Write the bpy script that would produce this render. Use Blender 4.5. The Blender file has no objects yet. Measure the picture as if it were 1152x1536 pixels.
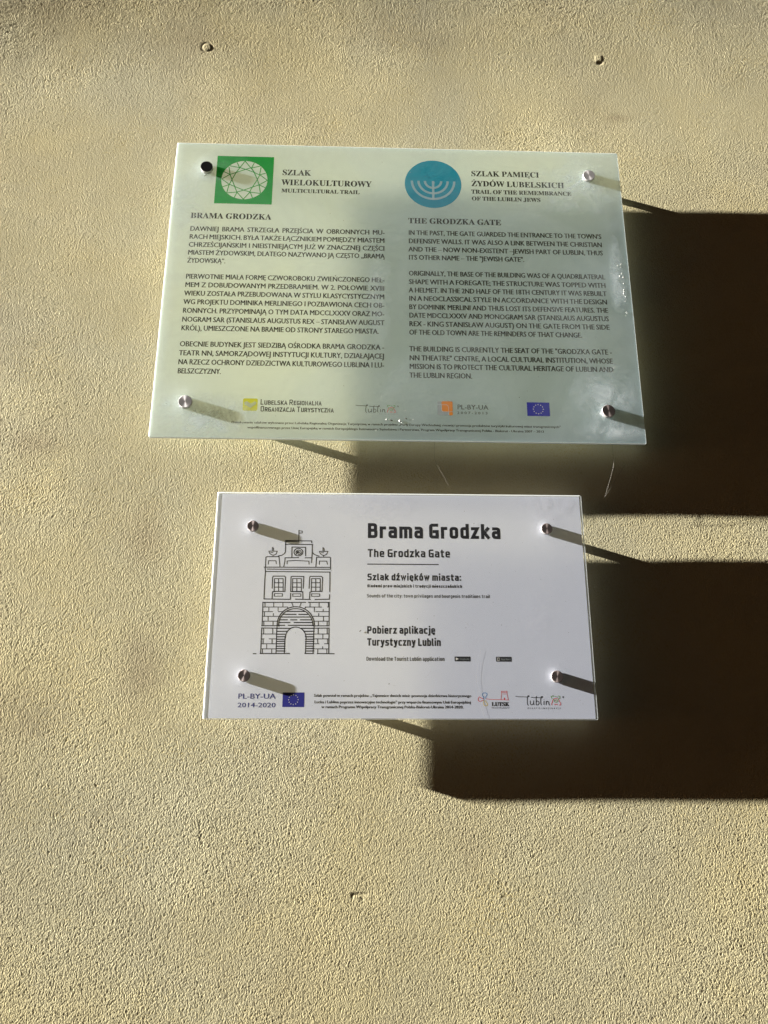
import bpy, math, random
import numpy as np
from mathutils import Matrix, Vector

random.seed(7)
rng = np.random.default_rng(11)
scene = bpy.context.scene
col = scene.collection

# ------------------------------------------------------------------ camera
# wall surface = plane Y 0, outward is -Y, Z up; plaques stand 30 mm off it
ORIGIN_Z = 1.6
cam_d = bpy.data.cameras.new("camera")
cam_d.sensor_width = 36.0
cam_d.lens = 27.05
cam_d.clip_start = 0.01
cam_d.clip_end = 2000.0
cam = bpy.data.objects.new("camera", cam_d)
col.objects.link(cam)
def rot(rx, ry, rz):
    return Matrix.Rotation(rz, 3, 'Z') @ Matrix.Rotation(ry, 3, 'Y') @ Matrix.Rotation(rx, 3, 'X')
PLANE = Matrix(((1, 0, 0), (0, 0, -1), (0, 1, 0)))
m = PLANE @ rot(math.radians(16.73826), math.radians(-1.66707), math.radians(0.04015))
cam.matrix_world = Matrix.Translation((0, -1.03431, ORIGIN_Z)) @ m.to_4x4()
scene.camera = cam

# ------------------------------------------------------------------ light
TRAVEL = Vector((11.15, 1.0, -3.35))            # direction the sunlight travels
to_sun = -TRAVEL.normalized()
elev = math.asin(to_sun.z)
azim = math.atan2(to_sun.x, to_sun.y)
world = bpy.data.worlds.new("World")
scene.world = world
world.use_nodes = True
wn = world.node_tree
bg = wn.nodes['Background']
sky = wn.nodes.new('ShaderNodeTexSky')
sky.sky_type = 'NISHITA'
sky.sun_disc = False
sky.sun_elevation = elev
sky.sun_rotation = azim
sky.air_density = 0.006
sky.dust_density = 0.038
sky.ozone_density = 0.0
warm = wn.nodes.new('ShaderNodeMix')          # sky light as it reaches a street between ochre fronts
warm.data_type = 'RGBA'
warm.blend_type = 'MULTIPLY'
warm.inputs[0].default_value = 1.0
warm.inputs[7].default_value = (1.0, 0.61, 0.31, 1.0)
wn.links.new(sky.outputs[0], warm.inputs[6])
wn.links.new(warm.outputs[2], bg.inputs[0])
bg.inputs[1].default_value = 0.05
sun_d = bpy.data.lights.new("sun", 'SUN')
sun_d.energy = 5.0
sun_d.angle = math.radians(0.5)
sun_d.color = (1.0, 0.98, 0.945)
sun = bpy.data.objects.new("sun", sun_d)
col.objects.link(sun)
sun.rotation_euler = TRAVEL.to_track_quat('-Z', 'Y').to_euler()
sun.location = (-4, -1.5, 4)

scene.view_settings.view_transform = 'Standard'
scene.view_settings.look = 'None'
scene.view_settings.gamma = 1.0
scene.view_settings.exposure = 2.50
scene.render.engine = 'CYCLES'
scene.cycles.use_denoising = True
scene.cycles.denoising_prefilter = 'NONE'
scene.cycles.transparent_max_bounces = 24
scene.cycles.max_bounces = 10
scene.cycles.sample_clamp_indirect = 4.0
scene.render.filter_size = 1.2

# ------------------------------------------------------------------ nodes
def new_mat(name):
    mt = bpy.data.materials.new(name)
    mt.use_nodes = True
    return mt, mt.node_tree, mt.node_tree.nodes, mt.node_tree.links

def principled(name, color, rough=0.5, metal=0.0, **kw):
    mt, nt, N, L = new_mat(name)
    b = N['Principled BSDF']
    b.inputs['Base Color'].default_value = (*color, 1)
    b.inputs['Roughness'].default_value = rough
    b.inputs['Metallic'].default_value = metal
    for k, v in kw.items():
        b.inputs[k.replace('_', ' ')].default_value = v
    return mt

def node(N, t, **kw):
    n = N.new(t)
    for k, v in kw.items():
        setattr(n, k, v)
    return n

def noise(N, L, vec, scale, detail=2.0, rough=0.5, dist=0.0):
    n = N.new('ShaderNodeTexNoise')
    n.inputs['Scale'].default_value = scale
    n.inputs['Detail'].default_value = detail
    n.inputs['Roughness'].default_value = rough
    n.inputs['Distortion'].default_value = dist
    L.new(vec, n.inputs['Vector'])
    return n.outputs['Fac']

def ramp(N, L, fac, stops):
    r = N.new('ShaderNodeValToRGB')
    e = r.color_ramp.elements
    while len(e) < len(stops):
        e.new(0.5)
    for el, (p, c) in zip(e, stops):
        el.position = p
        el.color = (c, c, c, 1) if isinstance(c, (int, float)) else (*c, 1)
    L.new(fac, r.inputs[0])
    return r.outputs[0]

def math_n(N, L, op, a, b=None, clamp=False):
    n = N.new('ShaderNodeMath')
    n.operation = op
    n.use_clamp = clamp
    for i, v in enumerate((a, b)):
        if v is None:
            continue
        if isinstance(v, (int, float)):
            n.inputs[i].default_value = v
        else:
            L.new(v, n.inputs[i])
    return n.outputs[0]

def mix_col(N, L, fac, a, b):
    n = N.new('ShaderNodeMix')
    n.data_type = 'RGBA'
    for sock, v in ((n.inputs[0], fac), (n.inputs[6], a), (n.inputs[7], b)):
        if isinstance(v, tuple):
            sock.default_value = (*v, 1)
        elif isinstance(v, (int, float)):
            sock.default_value = v
        else:
            L.new(v, sock)
    return n.outputs[2]

# ---- plaster: grainy render coat, real displacement plus fine bump
def plaster():
    mt, nt, N, L = new_mat("grained_plaster")
    b = N['Principled BSDF']
    tc = N.new('ShaderNodeTexCoord')
    mp = N.new('ShaderNodeMapping')
    mp.inputs['Rotation'].default_value = (0, math.radians(28), 0)
    mp.inputs['Scale'].default_value = (1.25, 1.0, 0.85)
    L.new(tc.outputs['Object'], mp.inputs[0])
    v = mp.outputs[0]
    big = noise(N, L, tc.outputs['Object'], 5.0, 3.0, 0.6)
    g1 = noise(N, L, v, 460.0, 1.5, 0.5, 0.6)
    g1 = ramp(N, L, g1, [(0.30, 0.0), (0.52, 0.75), (0.72, 1.0)])
    g2 = noise(N, L, v, 190.0, 2.0, 0.5, 0.3)
    h = math_n(N, L, 'ADD', math_n(N, L, 'MULTIPLY', g1, 0.62), math_n(N, L, 'MULTIPLY', g2, 0.55))
    amp = ramp(N, L, big, [(0.36, 0.70), (0.55, 0.95), (0.70, 1.30)])
    h = math_n(N, L, 'MULTIPLY', h, amp)
    pits = ramp(N, L, noise(N, L, v, 260.0, 1.0, 0.5), [(0.66, 0.0), (0.76, 1.0)])
    where = ramp(N, L, noise(N, L, tc.outputs['Object'], 7.0, 3.0, 0.6), [(0.48, 0.12), (0.66, 1.0)])
    h = math_n(N, L, 'SUBTRACT', h, math_n(N, L, 'MULTIPLY', math_n(N, L, 'MULTIPLY', pits, where), 1.1))
    disp = N.new('ShaderNodeDisplacement')
    disp.inputs['Midlevel'].default_value = 0.6
    disp.inputs['Scale'].default_value = 0.00056
    L.new(h, disp.inputs['Height'])
    L.new(disp.outputs[0], N['Material Output'].inputs['Displacement'])
    stain = noise(N, L, tc.outputs['Object'], 2.6, 4.0, 0.62, 0.4)
    stain = ramp(N, L, stain, [(0.36, 0.0), (0.66, 1.0)])
    c = mix_col(N, L, stain, (0.485, 0.445, 0.290), (0.530, 0.460, 0.258))
    yl = noise(N, L, tc.outputs['Object'], 9.0, 4.0, 0.65)
    yl = ramp(N, L, yl, [(0.50, 0.0), (0.72, 1.0)])
    pit = ramp(N, L, g1, [(0.1, 1.0), (0.7, 0.0)])
    c = mix_col(N, L, math_n(N, L, 'MULTIPLY', pit, math_n(N, L, 'ADD', math_n(N, L, 'MULTIPLY', yl, 0.5), 0.25)), c, (0.40, 0.30, 0.10))  # recesses coloured darker and yellower: light bouncing between grains, put into the colour
    speck = noise(N, L, tc.outputs['Object'], 95.0, 2.0, 0.6)
    speck = ramp(N, L, speck, [(0.70, 0.0), (0.80, 1.0)])
    c = mix_col(N, L, math_n(N, L, 'MULTIPLY', speck, 0.35), c, (0.22, 0.16, 0.08))
    grime = noise(N, L, tc.outputs['Object'], 4.3, 6.0, 0.68, 0.6)
    grime = ramp(N, L, grime, [(0.50, 0.0), (0.78, 1.0)])
    c = mix_col(N, L, math_n(N, L, 'MULTIPLY', grime, 0.55), c, (0.36, 0.315, 0.21))
    # brownish stains that sit in the plaster
    sp = N.new('ShaderNodeSeparateXYZ')
    L.new(tc.outputs['Object'], sp.inputs[0])
    wob = noise(N, L, tc.outputs['Object'], 11.0, 5.0, 0.65)
    tot = None
    for x, z, rx, rz, s_ in STAINS:
        dx = math_n(N, L, 'DIVIDE', math_n(N, L, 'SUBTRACT', sp.outputs[0], x), rx)
        dz = math_n(N, L, 'DIVIDE', math_n(N, L, 'SUBTRACT', sp.outputs[2], z + ORIGIN_Z), rz)
        d = math_n(N, L, 'SQRT', math_n(N, L, 'ADD', math_n(N, L, 'MULTIPLY', dx, dx), math_n(N, L, 'MULTIPLY', dz, dz)))
        d = math_n(N, L, 'ADD', d, math_n(N, L, 'MULTIPLY', math_n(N, L, 'SUBTRACT', wob, 0.5), 2.6))
        d = math_n(N, L, 'MULTIPLY', math_n(N, L, 'SUBTRACT', 1.0, d, True), s_, True)
        tot = d if tot is None else math_n(N, L, 'MAXIMUM', tot, d)
    c = mix_col(N, L, tot, c, (0.27, 0.20, 0.12))
    L.new(c, b.inputs['Base Color'])
    b.inputs['Roughness'].default_value = 0.9
    b.inputs['Specular IOR Level'].default_value = 0.15
    mt.displacement_method = 'BOTH'
    return mt

# ---- clear acrylic face: clear, faint gloss, with the dirt that lies on it and some painted sheen
def clear_face(name, blobs, dirt_sheen_color, base_haze, scale=28.0):
    """blobs: (x, y, rx, ry, strength) in plaque metres - patches of smeared lime and dust"""
    mt, nt, N, L = new_mat(name)
    N.remove(N['Principled BSDF'])
    tc = N.new('ShaderNodeTexCoord')
    co = tc.outputs['Object']
    sep = N.new('ShaderNodeSeparateXYZ')
    L.new(co, sep.inputs[0])
    warp = noise(N, L, co, 14.0, 4.0, 0.6)
    total = None
    for x, y, rx, ry, s in blobs:
        dx = math_n(N, L, 'DIVIDE', math_n(N, L, 'SUBTRACT', sep.outputs[0], x), rx)
        dy = math_n(N, L, 'DIVIDE', math_n(N, L, 'SUBTRACT', sep.outputs[1], y), ry)
        d = math_n(N, L, 'SQRT', math_n(N, L, 'ADD', math_n(N, L, 'MULTIPLY', dx, dx), math_n(N, L, 'MULTIPLY', dy, dy)))
        d = math_n(N, L, 'ADD', d, math_n(N, L, 'MULTIPLY', math_n(N, L, 'SUBTRACT', warp, 0.5), 2.2))
        d = math_n(N, L, 'MULTIPLY', math_n(N, L, 'SUBTRACT', 1.0, d, True), s, True)
        total = d if total is None else math_n(N, L, 'MAXIMUM', total, d)
    streak = noise(N, L, co, scale, 6.0, 0.7, 1.6)
    streak = ramp(N, L, streak, [(0.38, 0.0), (0.70, 1.0)])
    fine = noise(N, L, co, 420.0, 2.0, 0.6)
    fine = ramp(N, L, fine, [(0.74, 0.0), (0.80, 1.0)])
    wide = noise(N, L, co, 6.0, 4.0, 0.65, 0.8)
    wide = ramp(N, L, wide, [(0.42, 0.0), (0.75, 1.0)])
    dirt_sheen = math_n(N, L, 'MULTIPLY', wide, base_haze)  # broad haze: thin dirt, strengthened to paint in reflective sheen
    dirt_sheen = math_n(N, L, 'ADD', dirt_sheen, math_n(N, L, 'MULTIPLY', fine, 0.10))
    if total is not None:
        dirt_sheen = math_n(N, L, 'ADD', dirt_sheen, math_n(N, L, 'MULTIPLY', total, math_n(N, L, 'ADD', math_n(N, L, 'MULTIPLY', streak, 0.85), 0.15)), True)
    tr = N.new('ShaderNodeBsdfTransparent')
    gl = N.new('ShaderNodeBsdfGlossy')
    gl.inputs['Roughness'].default_value = 0.12
    gl.inputs['Color'].default_value = (0.9, 0.95, 1.0, 1)
    df = N.new('ShaderNodeBsdfDiffuse')
    df.inputs['Color'].default_value = (*dirt_sheen_color, 1)
    fr = N.new('ShaderNodeFresnel')
    fr.inputs['IOR'].default_value = 1.49
    fac = math_n(N, L, 'MINIMUM', fr.outputs[0], 0.10)
    m1 = N.new('ShaderNodeMixShader')
    L.new(fac, m1.inputs[0]); L.new(tr.outputs[0], m1.inputs[1]); L.new(gl.outputs[0], m1.inputs[2])
    m2 = N.new('ShaderNodeMixShader')
    L.new(dirt_sheen, m2.inputs[0]); L.new(m1.outputs[0], m2.inputs[1]); L.new(df.outputs[0], m2.inputs[2])
    L.new(m2.outputs[0], N['Material Output'].inputs['Surface'])
    return mt

def two_sided(name, color, translucency, clear=0.0, color_t=None):
    mt, nt, N, L = new_mat(name)
    N.remove(N['Principled BSDF'])
    a = N.new('ShaderNodeBsdfDiffuse'); a.inputs['Color'].default_value = (*color, 1)
    b = N.new('ShaderNodeBsdfTranslucent'); b.inputs['Color'].default_value = (*(color_t or color), 1)
    mx = N.new('ShaderNodeMixShader'); mx.inputs[0].default_value = translucency
    L.new(a.outputs[0], mx.inputs[1]); L.new(b.outputs[0], mx.inputs[2])
    out = mx.outputs[0]
    if clear:
        t = N.new('ShaderNodeBsdfTransparent')
        m2 = N.new('ShaderNodeMixShader'); m2.inputs[0].default_value = clear
        L.new(out, m2.inputs[1]); L.new(t.outputs[0], m2.inputs[2])
        out = m2.outputs[0]
    L.new(out, N['Material Output'].inputs['Surface'])
    return mt

def brushed(name, color, rough, aniso, metal):
    mt, nt, N, L = new_mat(name)
    b = N['Principled BSDF']
    b.inputs['Base Color'].default_value = (*color, 1)
    b.inputs['Metallic'].default_value = metal
    b.inputs['Roughness'].default_value = rough
    b.inputs['Anisotropic'].default_value = aniso
    tg = N.new('ShaderNodeTangent')
    tg.direction_type = 'RADIAL'
    tg.axis = 'Z'
    L.new(tg.outputs[0], b.inputs['Tangent'])
    tc = N.new('ShaderNodeTexCoord')
    ln = N.new('ShaderNodeVectorMath'); ln.operation = 'LENGTH'
    L.new(tc.outputs['Object'], ln.inputs[0])
    w = N.new('ShaderNodeTexNoise'); w.noise_dimensions = '1D'
    w.inputs['Scale'].default_value = 2500.0
    L.new(ln.outputs['Value'], w.inputs['W'])
    bp = N.new('ShaderNodeBump'); bp.inputs['Strength'].default_value = 0.15; bp.inputs['Distance'].default_value = 0.0002
    L.new(w.outputs['Fac'], bp.inputs['Height']); L.new(bp.outputs[0], b.inputs['Normal'])
    return mt

STAINS = [(-0.300, 0.275, 0.045, 0.06, 0.30), (-0.285, 0.085, 0.035, 0.07, 0.34), (0.141, -0.138, 0.03, 0.05, 0.30), (-0.43, 0.02, 0.07, 0.05, 0.28),
          (-0.45, 0.405, 0.06, 0.03, 0.34), (0.425, 1.005, 0.04, 0.012, 0.45), (0.08, 1.165, 0.16, 0.05, 0.22), (-0.55, 1.20, 0.16, 0.07, 0.26), (-0.30, 1.15, 0.10, 0.05, 0.20)]
PLASTER = plaster()
CLEAR1 = clear_face("weathered_clear_acrylic", [
    (0.300, -0.190, 0.055, 0.06, 0.65), (0.300, -0.232, 0.060, 0.02, 0.9), (0.270, 0.185, 0.075, 0.055, 0.55),
    (-0.27, -0.215, 0.085, 0.035, 0.55), (-0.315, 0.14, 0.04, 0.10, 0.35), (-0.30, 0.19, 0.03, 0.03, 0.4),
    (-0.03, -0.01, 0.02, 0.09, 0.35), (0.33, 0.02, 0.012, 0.06, 0.8)], (0.74, 0.80, 0.80), 0.15)
CLEAR2 = clear_face("clear_acrylic", [
    (-0.03, 0.13, 0.06, 0.02, 0.3), (0.21, 0.135, 0.06, 0.02, 0.3), (0.18, -0.02, 0.03, 0.06, 0.15)], (0.80, 0.80, 0.84), 0.035)
EDGE = two_sided("frosted_acrylic_edge", (0.80, 0.84, 0.82), 0.30)
FILM1 = two_sided("translucent_print_film", (0.50, 0.70, 0.84), 0.82, 0.0, (0.90, 1.0, 1.0))
FILM2 = two_sided("white_print_film", (0.84, 0.88, 1.0), 0.39, 0.0, (0.80, 0.84, 0.94))
STEEL = brushed("brushed_steel", (0.72, 0.68, 0.66), 0.42, 0.75, 0.75)
DARKSTEEL = brushed("dark_brushed_steel", (0.34, 0.28, 0.26), 0.42, 0.85, 0.85)
SIDE = principled("turned_steel_side", (0.55, 0.53, 0.51), 0.5, 0.7)
BARREL = principled("plain_steel", (0.55, 0.54, 0.52), 0.35, 1.0)
INK = principled("black_ink", (0.012, 0.012, 0.014), 0.55)
INK1 = principled("faded_black_ink", (0.010, 0.013, 0.010), 0.6)
GREEN = two_sided("green_ink", (0.02, 0.36, 0.06), 0.55, 0.0, (0.03, 0.44, 0.09))
BLUE = two_sided("light_blue_ink", (0.03, 0.30, 0.42), 0.50, 0.0, (0.06, 0.42, 0.62))
CREAM = two_sided("unprinted_film", (0.78, 0.84, 0.80), 0.5, 0.30)
NAVY = principled("navy_ink", (0.022, 0.028, 0.19), 0.55)
FLAGBLUE = principled("flag_blue_ink", (0.020, 0.022, 0.24), 0.55)
GOLD = principled("pale_star_ink", (0.72, 0.70, 0.62), 0.55)
LIME = principled("lime_ink", (0.66, 0.66, 0.03), 0.55)
ORANGE = principled("orange_ink", (0.60, 0.20, 0.01), 0.55)
GREY = principled("grey_ink", (0.28, 0.31, 0.29), 0.55)
RED = principled("red_ink", (0.62, 0.05, 0.06), 0.55)
SKYINK = principled("sky_blue_ink", (0.03, 0.22, 0.50), 0.55)
YELLOW = principled("yellow_ink", (0.66, 0.50, 0.10), 0.55)
LEAF = principled("leaf_green_ink", (0.12, 0.32, 0.05), 0.55)
SILK = principled("spider_silk", (0.16, 0.14, 0.11), 0.5)
PAINT = principled("dried_white_paint", (0.80, 0.80, 0.74), 0.5)
GRIME_SHADE = principled("dark_grime_shade", (0.10, 0.10, 0.09), 0.8)

# ------------------------------------------------------------------ mesh helpers
def link(name, verts, faces, mats, parent=None, smooth=False, idx=None):
    me = bpy.data.meshes.new(name)
    me.from_pydata(verts, [], faces)
    for mt in (mats if isinstance(mats, (list, tuple)) else [mats]):
        me.materials.append(mt)
    if idx:
        for p_, i in zip(me.polygons, idx):
            p_.material_index = i
    if smooth:
        me.shade_smooth()
    me.update()
    o = bpy.data.objects.new(name, me)
    col.objects.link(o)
    o.parent = parent
    return o

def lathe(profile, n=48):
    """closed solid of revolution about z; profile from axis bottom to axis top (r, z)"""
    V, F = [], []
    rings = []
    for r, z in profile:
        if r < 1e-9:
            V.append((0, 0, z)); rings.append([len(V) - 1])
        else:
            s = len(V)
            V += [(r * math.cos(2 * math.pi * k / n), r * math.sin(2 * math.pi * k / n), z) for k in range(n)]
            rings.append(list(range(s, s + n)))
    for a, b in zip(rings, rings[1:]):
        for k in range(n):
            k2 = (k + 1) % n
            if len(a) == 1:
                F.append((a[0], b[k2], b[k]))
            elif len(b) == 1:
                F.append((a[k], a[k2], b[0]))
            else:
                F.append((a[k], a[k2], b[k2], b[k]))
    return V, F

class Flat:
    """flat printed artwork, millimetres on the plaque, all shapes a few hundredths of a millimetre apart"""
    def __init__(self, z):
        self.V, self.F, self.z, self.k = [], [], z, 0
    def poly(self, pts):
        s = len(self.V); z = self.z + self.k * 2e-6; self.k = (self.k + 1) % 12
        a = sum(pts[i][0] * pts[(i + 1) % len(pts)][1] - pts[(i + 1) % len(pts)][0] * pts[i][1] for i in range(len(pts)))
        if a < 0:
            pts = list(pts)[::-1]
        self.V += [(x / 1000, y / 1000, z) for x, y in pts]
        self.F.append(tuple(range(s, s + len(pts))))
    def raw(self, V, F, dx=0.0):
        s = len(self.V); z = self.z + self.k * 2e-6; self.k = (self.k + 1) % 12
        self.V += [((x + dx) / 1000, y / 1000, z) for x, y in V]
        self.F += [tuple(i + s for i in f) for f in F]
    def ribbon(self, pts, w, cap=False):
        pts = [p for i, p in enumerate(pts) if i == 0 or math.dist(p, pts[i - 1]) > 1e-5]
        if len(pts) < 2:
            x, y = pts[0]; pts = [(x - w / 2, y), (x + w / 2, y)]
        closed = math.dist(pts[0], pts[-1]) < 1e-4 and len(pts) > 3
        n = len(pts)
        if cap and not closed:
            def ext(p, q):
                d = math.dist(p, q); return (p[0] + (p[0] - q[0]) / d * w / 2, p[1] + (p[1] - q[1]) / d * w / 2)
            pts = [ext(pts[0], pts[1])] + list(pts[1:-1]) + [ext(pts[-1], pts[-2])]
        L_, R_ = [], []
        for i in range(n):
            if closed:
                a = pts[i - 1] if i else pts[n - 2]; b = pts[i + 1] if i < n - 1 else pts[1]
            else:
                a = pts[max(i - 1, 0)]; b = pts[min(i + 1, n - 1)]
            p_ = pts[i]
            d1 = (p_[0] - a[0], p_[1] - a[1]); d2 = (b[0] - p_[0], b[1] - p_[1])
            if i == 0 and not closed: d1 = d2
            if i == n - 1 and not closed: d2 = d1
            l1 = math.hypot(*d1) or 1; l2 = math.hypot(*d2) or 1
            n1 = (-d1[1] / l1, d1[0] / l1); n2 = (-d2[1] / l2, d2[0] / l2)
            t = (n1[0] + n2[0], n1[1] + n2[1]); lt = math.hypot(*t)
            if lt < 0.3:
                t = n1; s_ = 1
            else:
                t = (t[0] / lt, t[1] / lt); s_ = min(1 / max(t[0] * n1[0] + t[1] * n1[1], 0.3), 2.2)
            L_.append((p_[0] + t[0] * w / 2 * s_, p_[1] + t[1] * w / 2 * s_))
            R_.append((p_[0] - t[0] * w / 2 * s_, p_[1] - t[1] * w / 2 * s_))
        V = L_ + R_
        F = [(i + 1, i, n + i, n + i + 1) for i in range(n - 1)]
        self.raw(V, F)
    def disc(self, x, y, r, n=40, ry=None):
        self.poly([(x + r * math.cos(2 * math.pi * k / n), y + (ry or r) * math.sin(2 * math.pi * k / n)) for k in range(n)])
    def rect(self, x0, y0, x1, y1, rad=0):
        if not rad:
            self.poly([(x0, y0), (x1, y0), (x1, y1), (x0, y1)]); return
        x0, x1 = sorted((x0, x1)); y0, y1 = sorted((y0, y1))
        P = []
        for cx, cy, a0 in ((x1 - rad, y1 - rad, 0), (x0 + rad, y1 - rad, 90), (x0 + rad, y0 + rad, 180), (x1 - rad, y0 + rad, 270)):
            P += [(cx + rad * math.cos(math.radians(a0 + k * 18)), cy + rad * math.sin(math.radians(a0 + k * 18))) for k in range(6)]
        self.poly(P)
    def build(self, name, mat, parent, label=None):
        o = link(name, self.V, self.F, mat, parent)
        if label: o['label'] = label
        return o

# ------------------------------------------------------------------ stroke face (narrow square sans)
X, W_, R_ = 0.73, 0.40, 0.15
def G():
    n, r = W_, R_
    g = {}
    g['a'] = (n, [[(0.04, X), (n, X, r), (n, 0)], [(n, .42), (0, .42, r), (0, 0, r), (n, 0)]])
    g['b'] = (n, [[(0, 1), (0, 0)], [(0, X), (n, X, r), (n, 0, r), (0, 0)]])
    g['c'] = (n * .88, [[(n * .85, X), (0, X, r), (0, 0, r), (n * .85, 0)]])
    g['d'] = (n, [[(n, 1), (n, 0)], [(n, X), (0, X, r), (0, 0, r), (n, 0)]])
    g['e'] = (n, [[(n - .03, 0), (0, 0, r), (0, X, r), (n, X, r), (n, .36), (0, .36)]])
    g['f'] = (n * .72, [[(.09, 0), (.09, 1, r), (.30, 1)], [(0, X), (.28, X)]])
    g['g'] = (n, [[(n, X), (0, X, r), (0, 0, r), (n, 0)], [(n, X), (n, -.28, r), (.04, -.28)]])
    g['h'] = (n, [[(0, 1), (0, 0)], [(0, X), (n, X, r), (n, 0)]])
    g['i'] = (0, [[(0, X - .03), (0, 0)], [(0, 1.10), (0, 1.08)]])
    g['j'] = (.08, [[(.08, X), (.08, -.28, .1), (-.06, -.28)], [(.08, 1.10), (.08, 1.08)]])
    g['k'] = (n, [[(0, 1), (0, 0)], [(0, .38), (.12, .38), (n - .02, X)], [(.14, .38), (n, 0)]])
    g['l'] = (.08, [[(0, 1), (0, 0, .1), (.06, 0)]])
    g['m'] = (n * 1.8, [[(0, X), (0, 0)], [(0, X), (n * 1.8, X, r), (n * 1.8, 0)], [(n * .9, X), (n * .9, 0)]])
    g['n'] = (n, [[(0, X), (0, 0)], [(0, X), (n, X, r), (n, 0)]])
    g['o'] = (n, [[(0, X, r), (n, X, r), (n, 0, r), (0, 0, r), (0, X, r), 'c']])
    g['p'] = (n, [[(0, X), (0, -.28)], [(0, X), (n, X, r), (n, 0, r), (0, 0)]])
    g['r'] = (n * .62, [[(0, X), (0, 0)], [(0, X), (.24, X)]])
    g['s'] = (n * .92, [[(n * .88, X), (0, X, r * .8), (0, .37, r * .8), (n * .92, .37, r * .8), (n * .92, 0, r * .8), (.0, 0)]])
    g['t'] = (n * .72, [[(.09, .95), (.09, 0, r * .8), (.27, 0)], [(0, X), (.27, X)]])
    g['u'] = (n, [[(0, X), (0, 0, r), (n, 0)], [(n, X), (n, 0)]])
    g['v'] = (n, [[(0, X), (n / 2, 0), (n, X)]])
    g['w'] = (n * 1.65, [[(0, X), (n * .42, 0), (n * .82, X), (n * 1.23, 0), (n * 1.65, X)]])
    g['y'] = (n, [[(0, X), (n * .5, .02)], [(n, X), (n * .36, -.28), (.0, -.28)]])
    g['z'] = (n * .85, [[(0, X), (n * .85, X), (0, 0), (n * .85, 0)]])
    n = 0.47
    g['A'] = (n * 1.05, [[(0, 0), (n * .525, 1), (n * 1.05, 0)], [(n * .22, .30), (n * .83, .30)]])
    g['B'] = (n, [[(0, .53), (0, 1), (n - .03, 1, r), (n - .03, .53, r), (0, .53)], [(0, .53), (n, .53, r), (n, 0, r), (0, 0), (0, .53)]])
    g['C'] = (n * .9, [[(n * .88, 1), (0, 1, r), (0, 0, r), (n * .88, 0)]])
    g['D'] = (n, [[(0, 0), (0, 1), (n, 1, r * 1.3), (n, 0, r * 1.3), (0, 0)]])
    g['E'] = (n * .8, [[(n * .8, 1), (0, 1), (0, 0), (n * .8, 0)], [(0, .52), (n * .7, .52)]])
    g['F'] = (n * .8, [[(n * .8, 1), (0, 1), (0, 0)], [(0, .50), (n * .7, .50)]])
    g['G'] = (n, [[(n * .92, 1), (0, 1, r), (0, 0, r), (n, 0), (n, .46), (n * .55, .46)]])
    g['I'] = (0, [[(0, 1), (0, 0)]])
    g['J'] = (n * .6, [[(n * .6, 1), (n * .6, 0, r), (0, 0)]])
    g['K'] = (n, [[(0, 1), (0, 0)], [(0, .5), (.13, .5), (n, 1)], [(.15, .5), (n * 1.03, 0)]])
    g['L'] = (n * .78, [[(0, 1), (0, 0), (n * .78, 0)]])
    g['M'] = (n * 1.35, [[(0, 0), (0, 1), (n * .675, .25), (n * 1.35, 1), (n * 1.35, 0)]])
    g['N'] = (n, [[(0, 0), (0, 1), (n, 0), (n, 1)]])
    g['O'] = (n, [[(0, 1, r), (n, 1, r), (n, 0, r), (0, 0, r), (0, 1, r), 'c']])
    g['P'] = (n, [[(0, 0), (0, 1), (n, 1, r), (n, .44, r), (0, .44)]])
    g['R'] = (n, [[(0, 0), (0, 1), (n, 1, r), (n, .46, r), (0, .46)], [(n * .5, .46), (n * 1.02, 0)]])
    g['S'] = (n, [[(n * .94, 1), (0, 1, r), (0, .52, r), (n, .52, r), (n, 0, r), (0, 0)]])
    g['T'] = (n * 1.0, [[(0, 1), (n, 1)], [(n / 2, 1), (n / 2, 0)]])
    g['U'] = (n, [[(0, 1), (0, 0, r), (n, 0, r), (n, 1)]])
    g['W'] = (n * 1.6, [[(0, 1), (n * .4, 0), (n * .8, 1), (n * 1.2, 0), (n * 1.6, 1)]])
    g['Y'] = (n, [[(0, 1), (n / 2, .42), (n, 1)], [(n / 2, .42), (n / 2, 0)]])
    g['Z'] = (n * .9, [[(0, 1), (n * .9, 1), (0, 0), (n * .9, 0)]])
    g[':'] = (0, [[(0, .05), (0, .03)], [(0, X - .05), (0, X - .07)]])
    g['.'] = (0, [[(0, .01), (0, 0)]])
    g['-'] = (.2, [[(0, .4), (.2, .4)]])
    def plus(base, new, extra):
        w, s = g[base]; g[new] = (w, s + extra)
    n = W_
    plus('o', 'ó', [[(.17, .98), (.25, 1.13)]]); plus('z', 'ź', [[(.14, .98), (.22, 1.13)]]); plus('n', 'ń', [[(.17, .98), (.25, 1.13)]])
    plus('s', 'ś', [[(.14, .98), (.22, 1.13)]]); plus('e', 'ę', [[(n * .75, 0), (n * .62, -.16), (n * .8, -.2)]]); plus('a', 'ą', [[(n, 0), (n * .85, -.16), (n, -.2)]])
    plus('l', 'ł', [[(-.1, .45), (.12, .62)]])
    return g
GLY = G()

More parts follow.
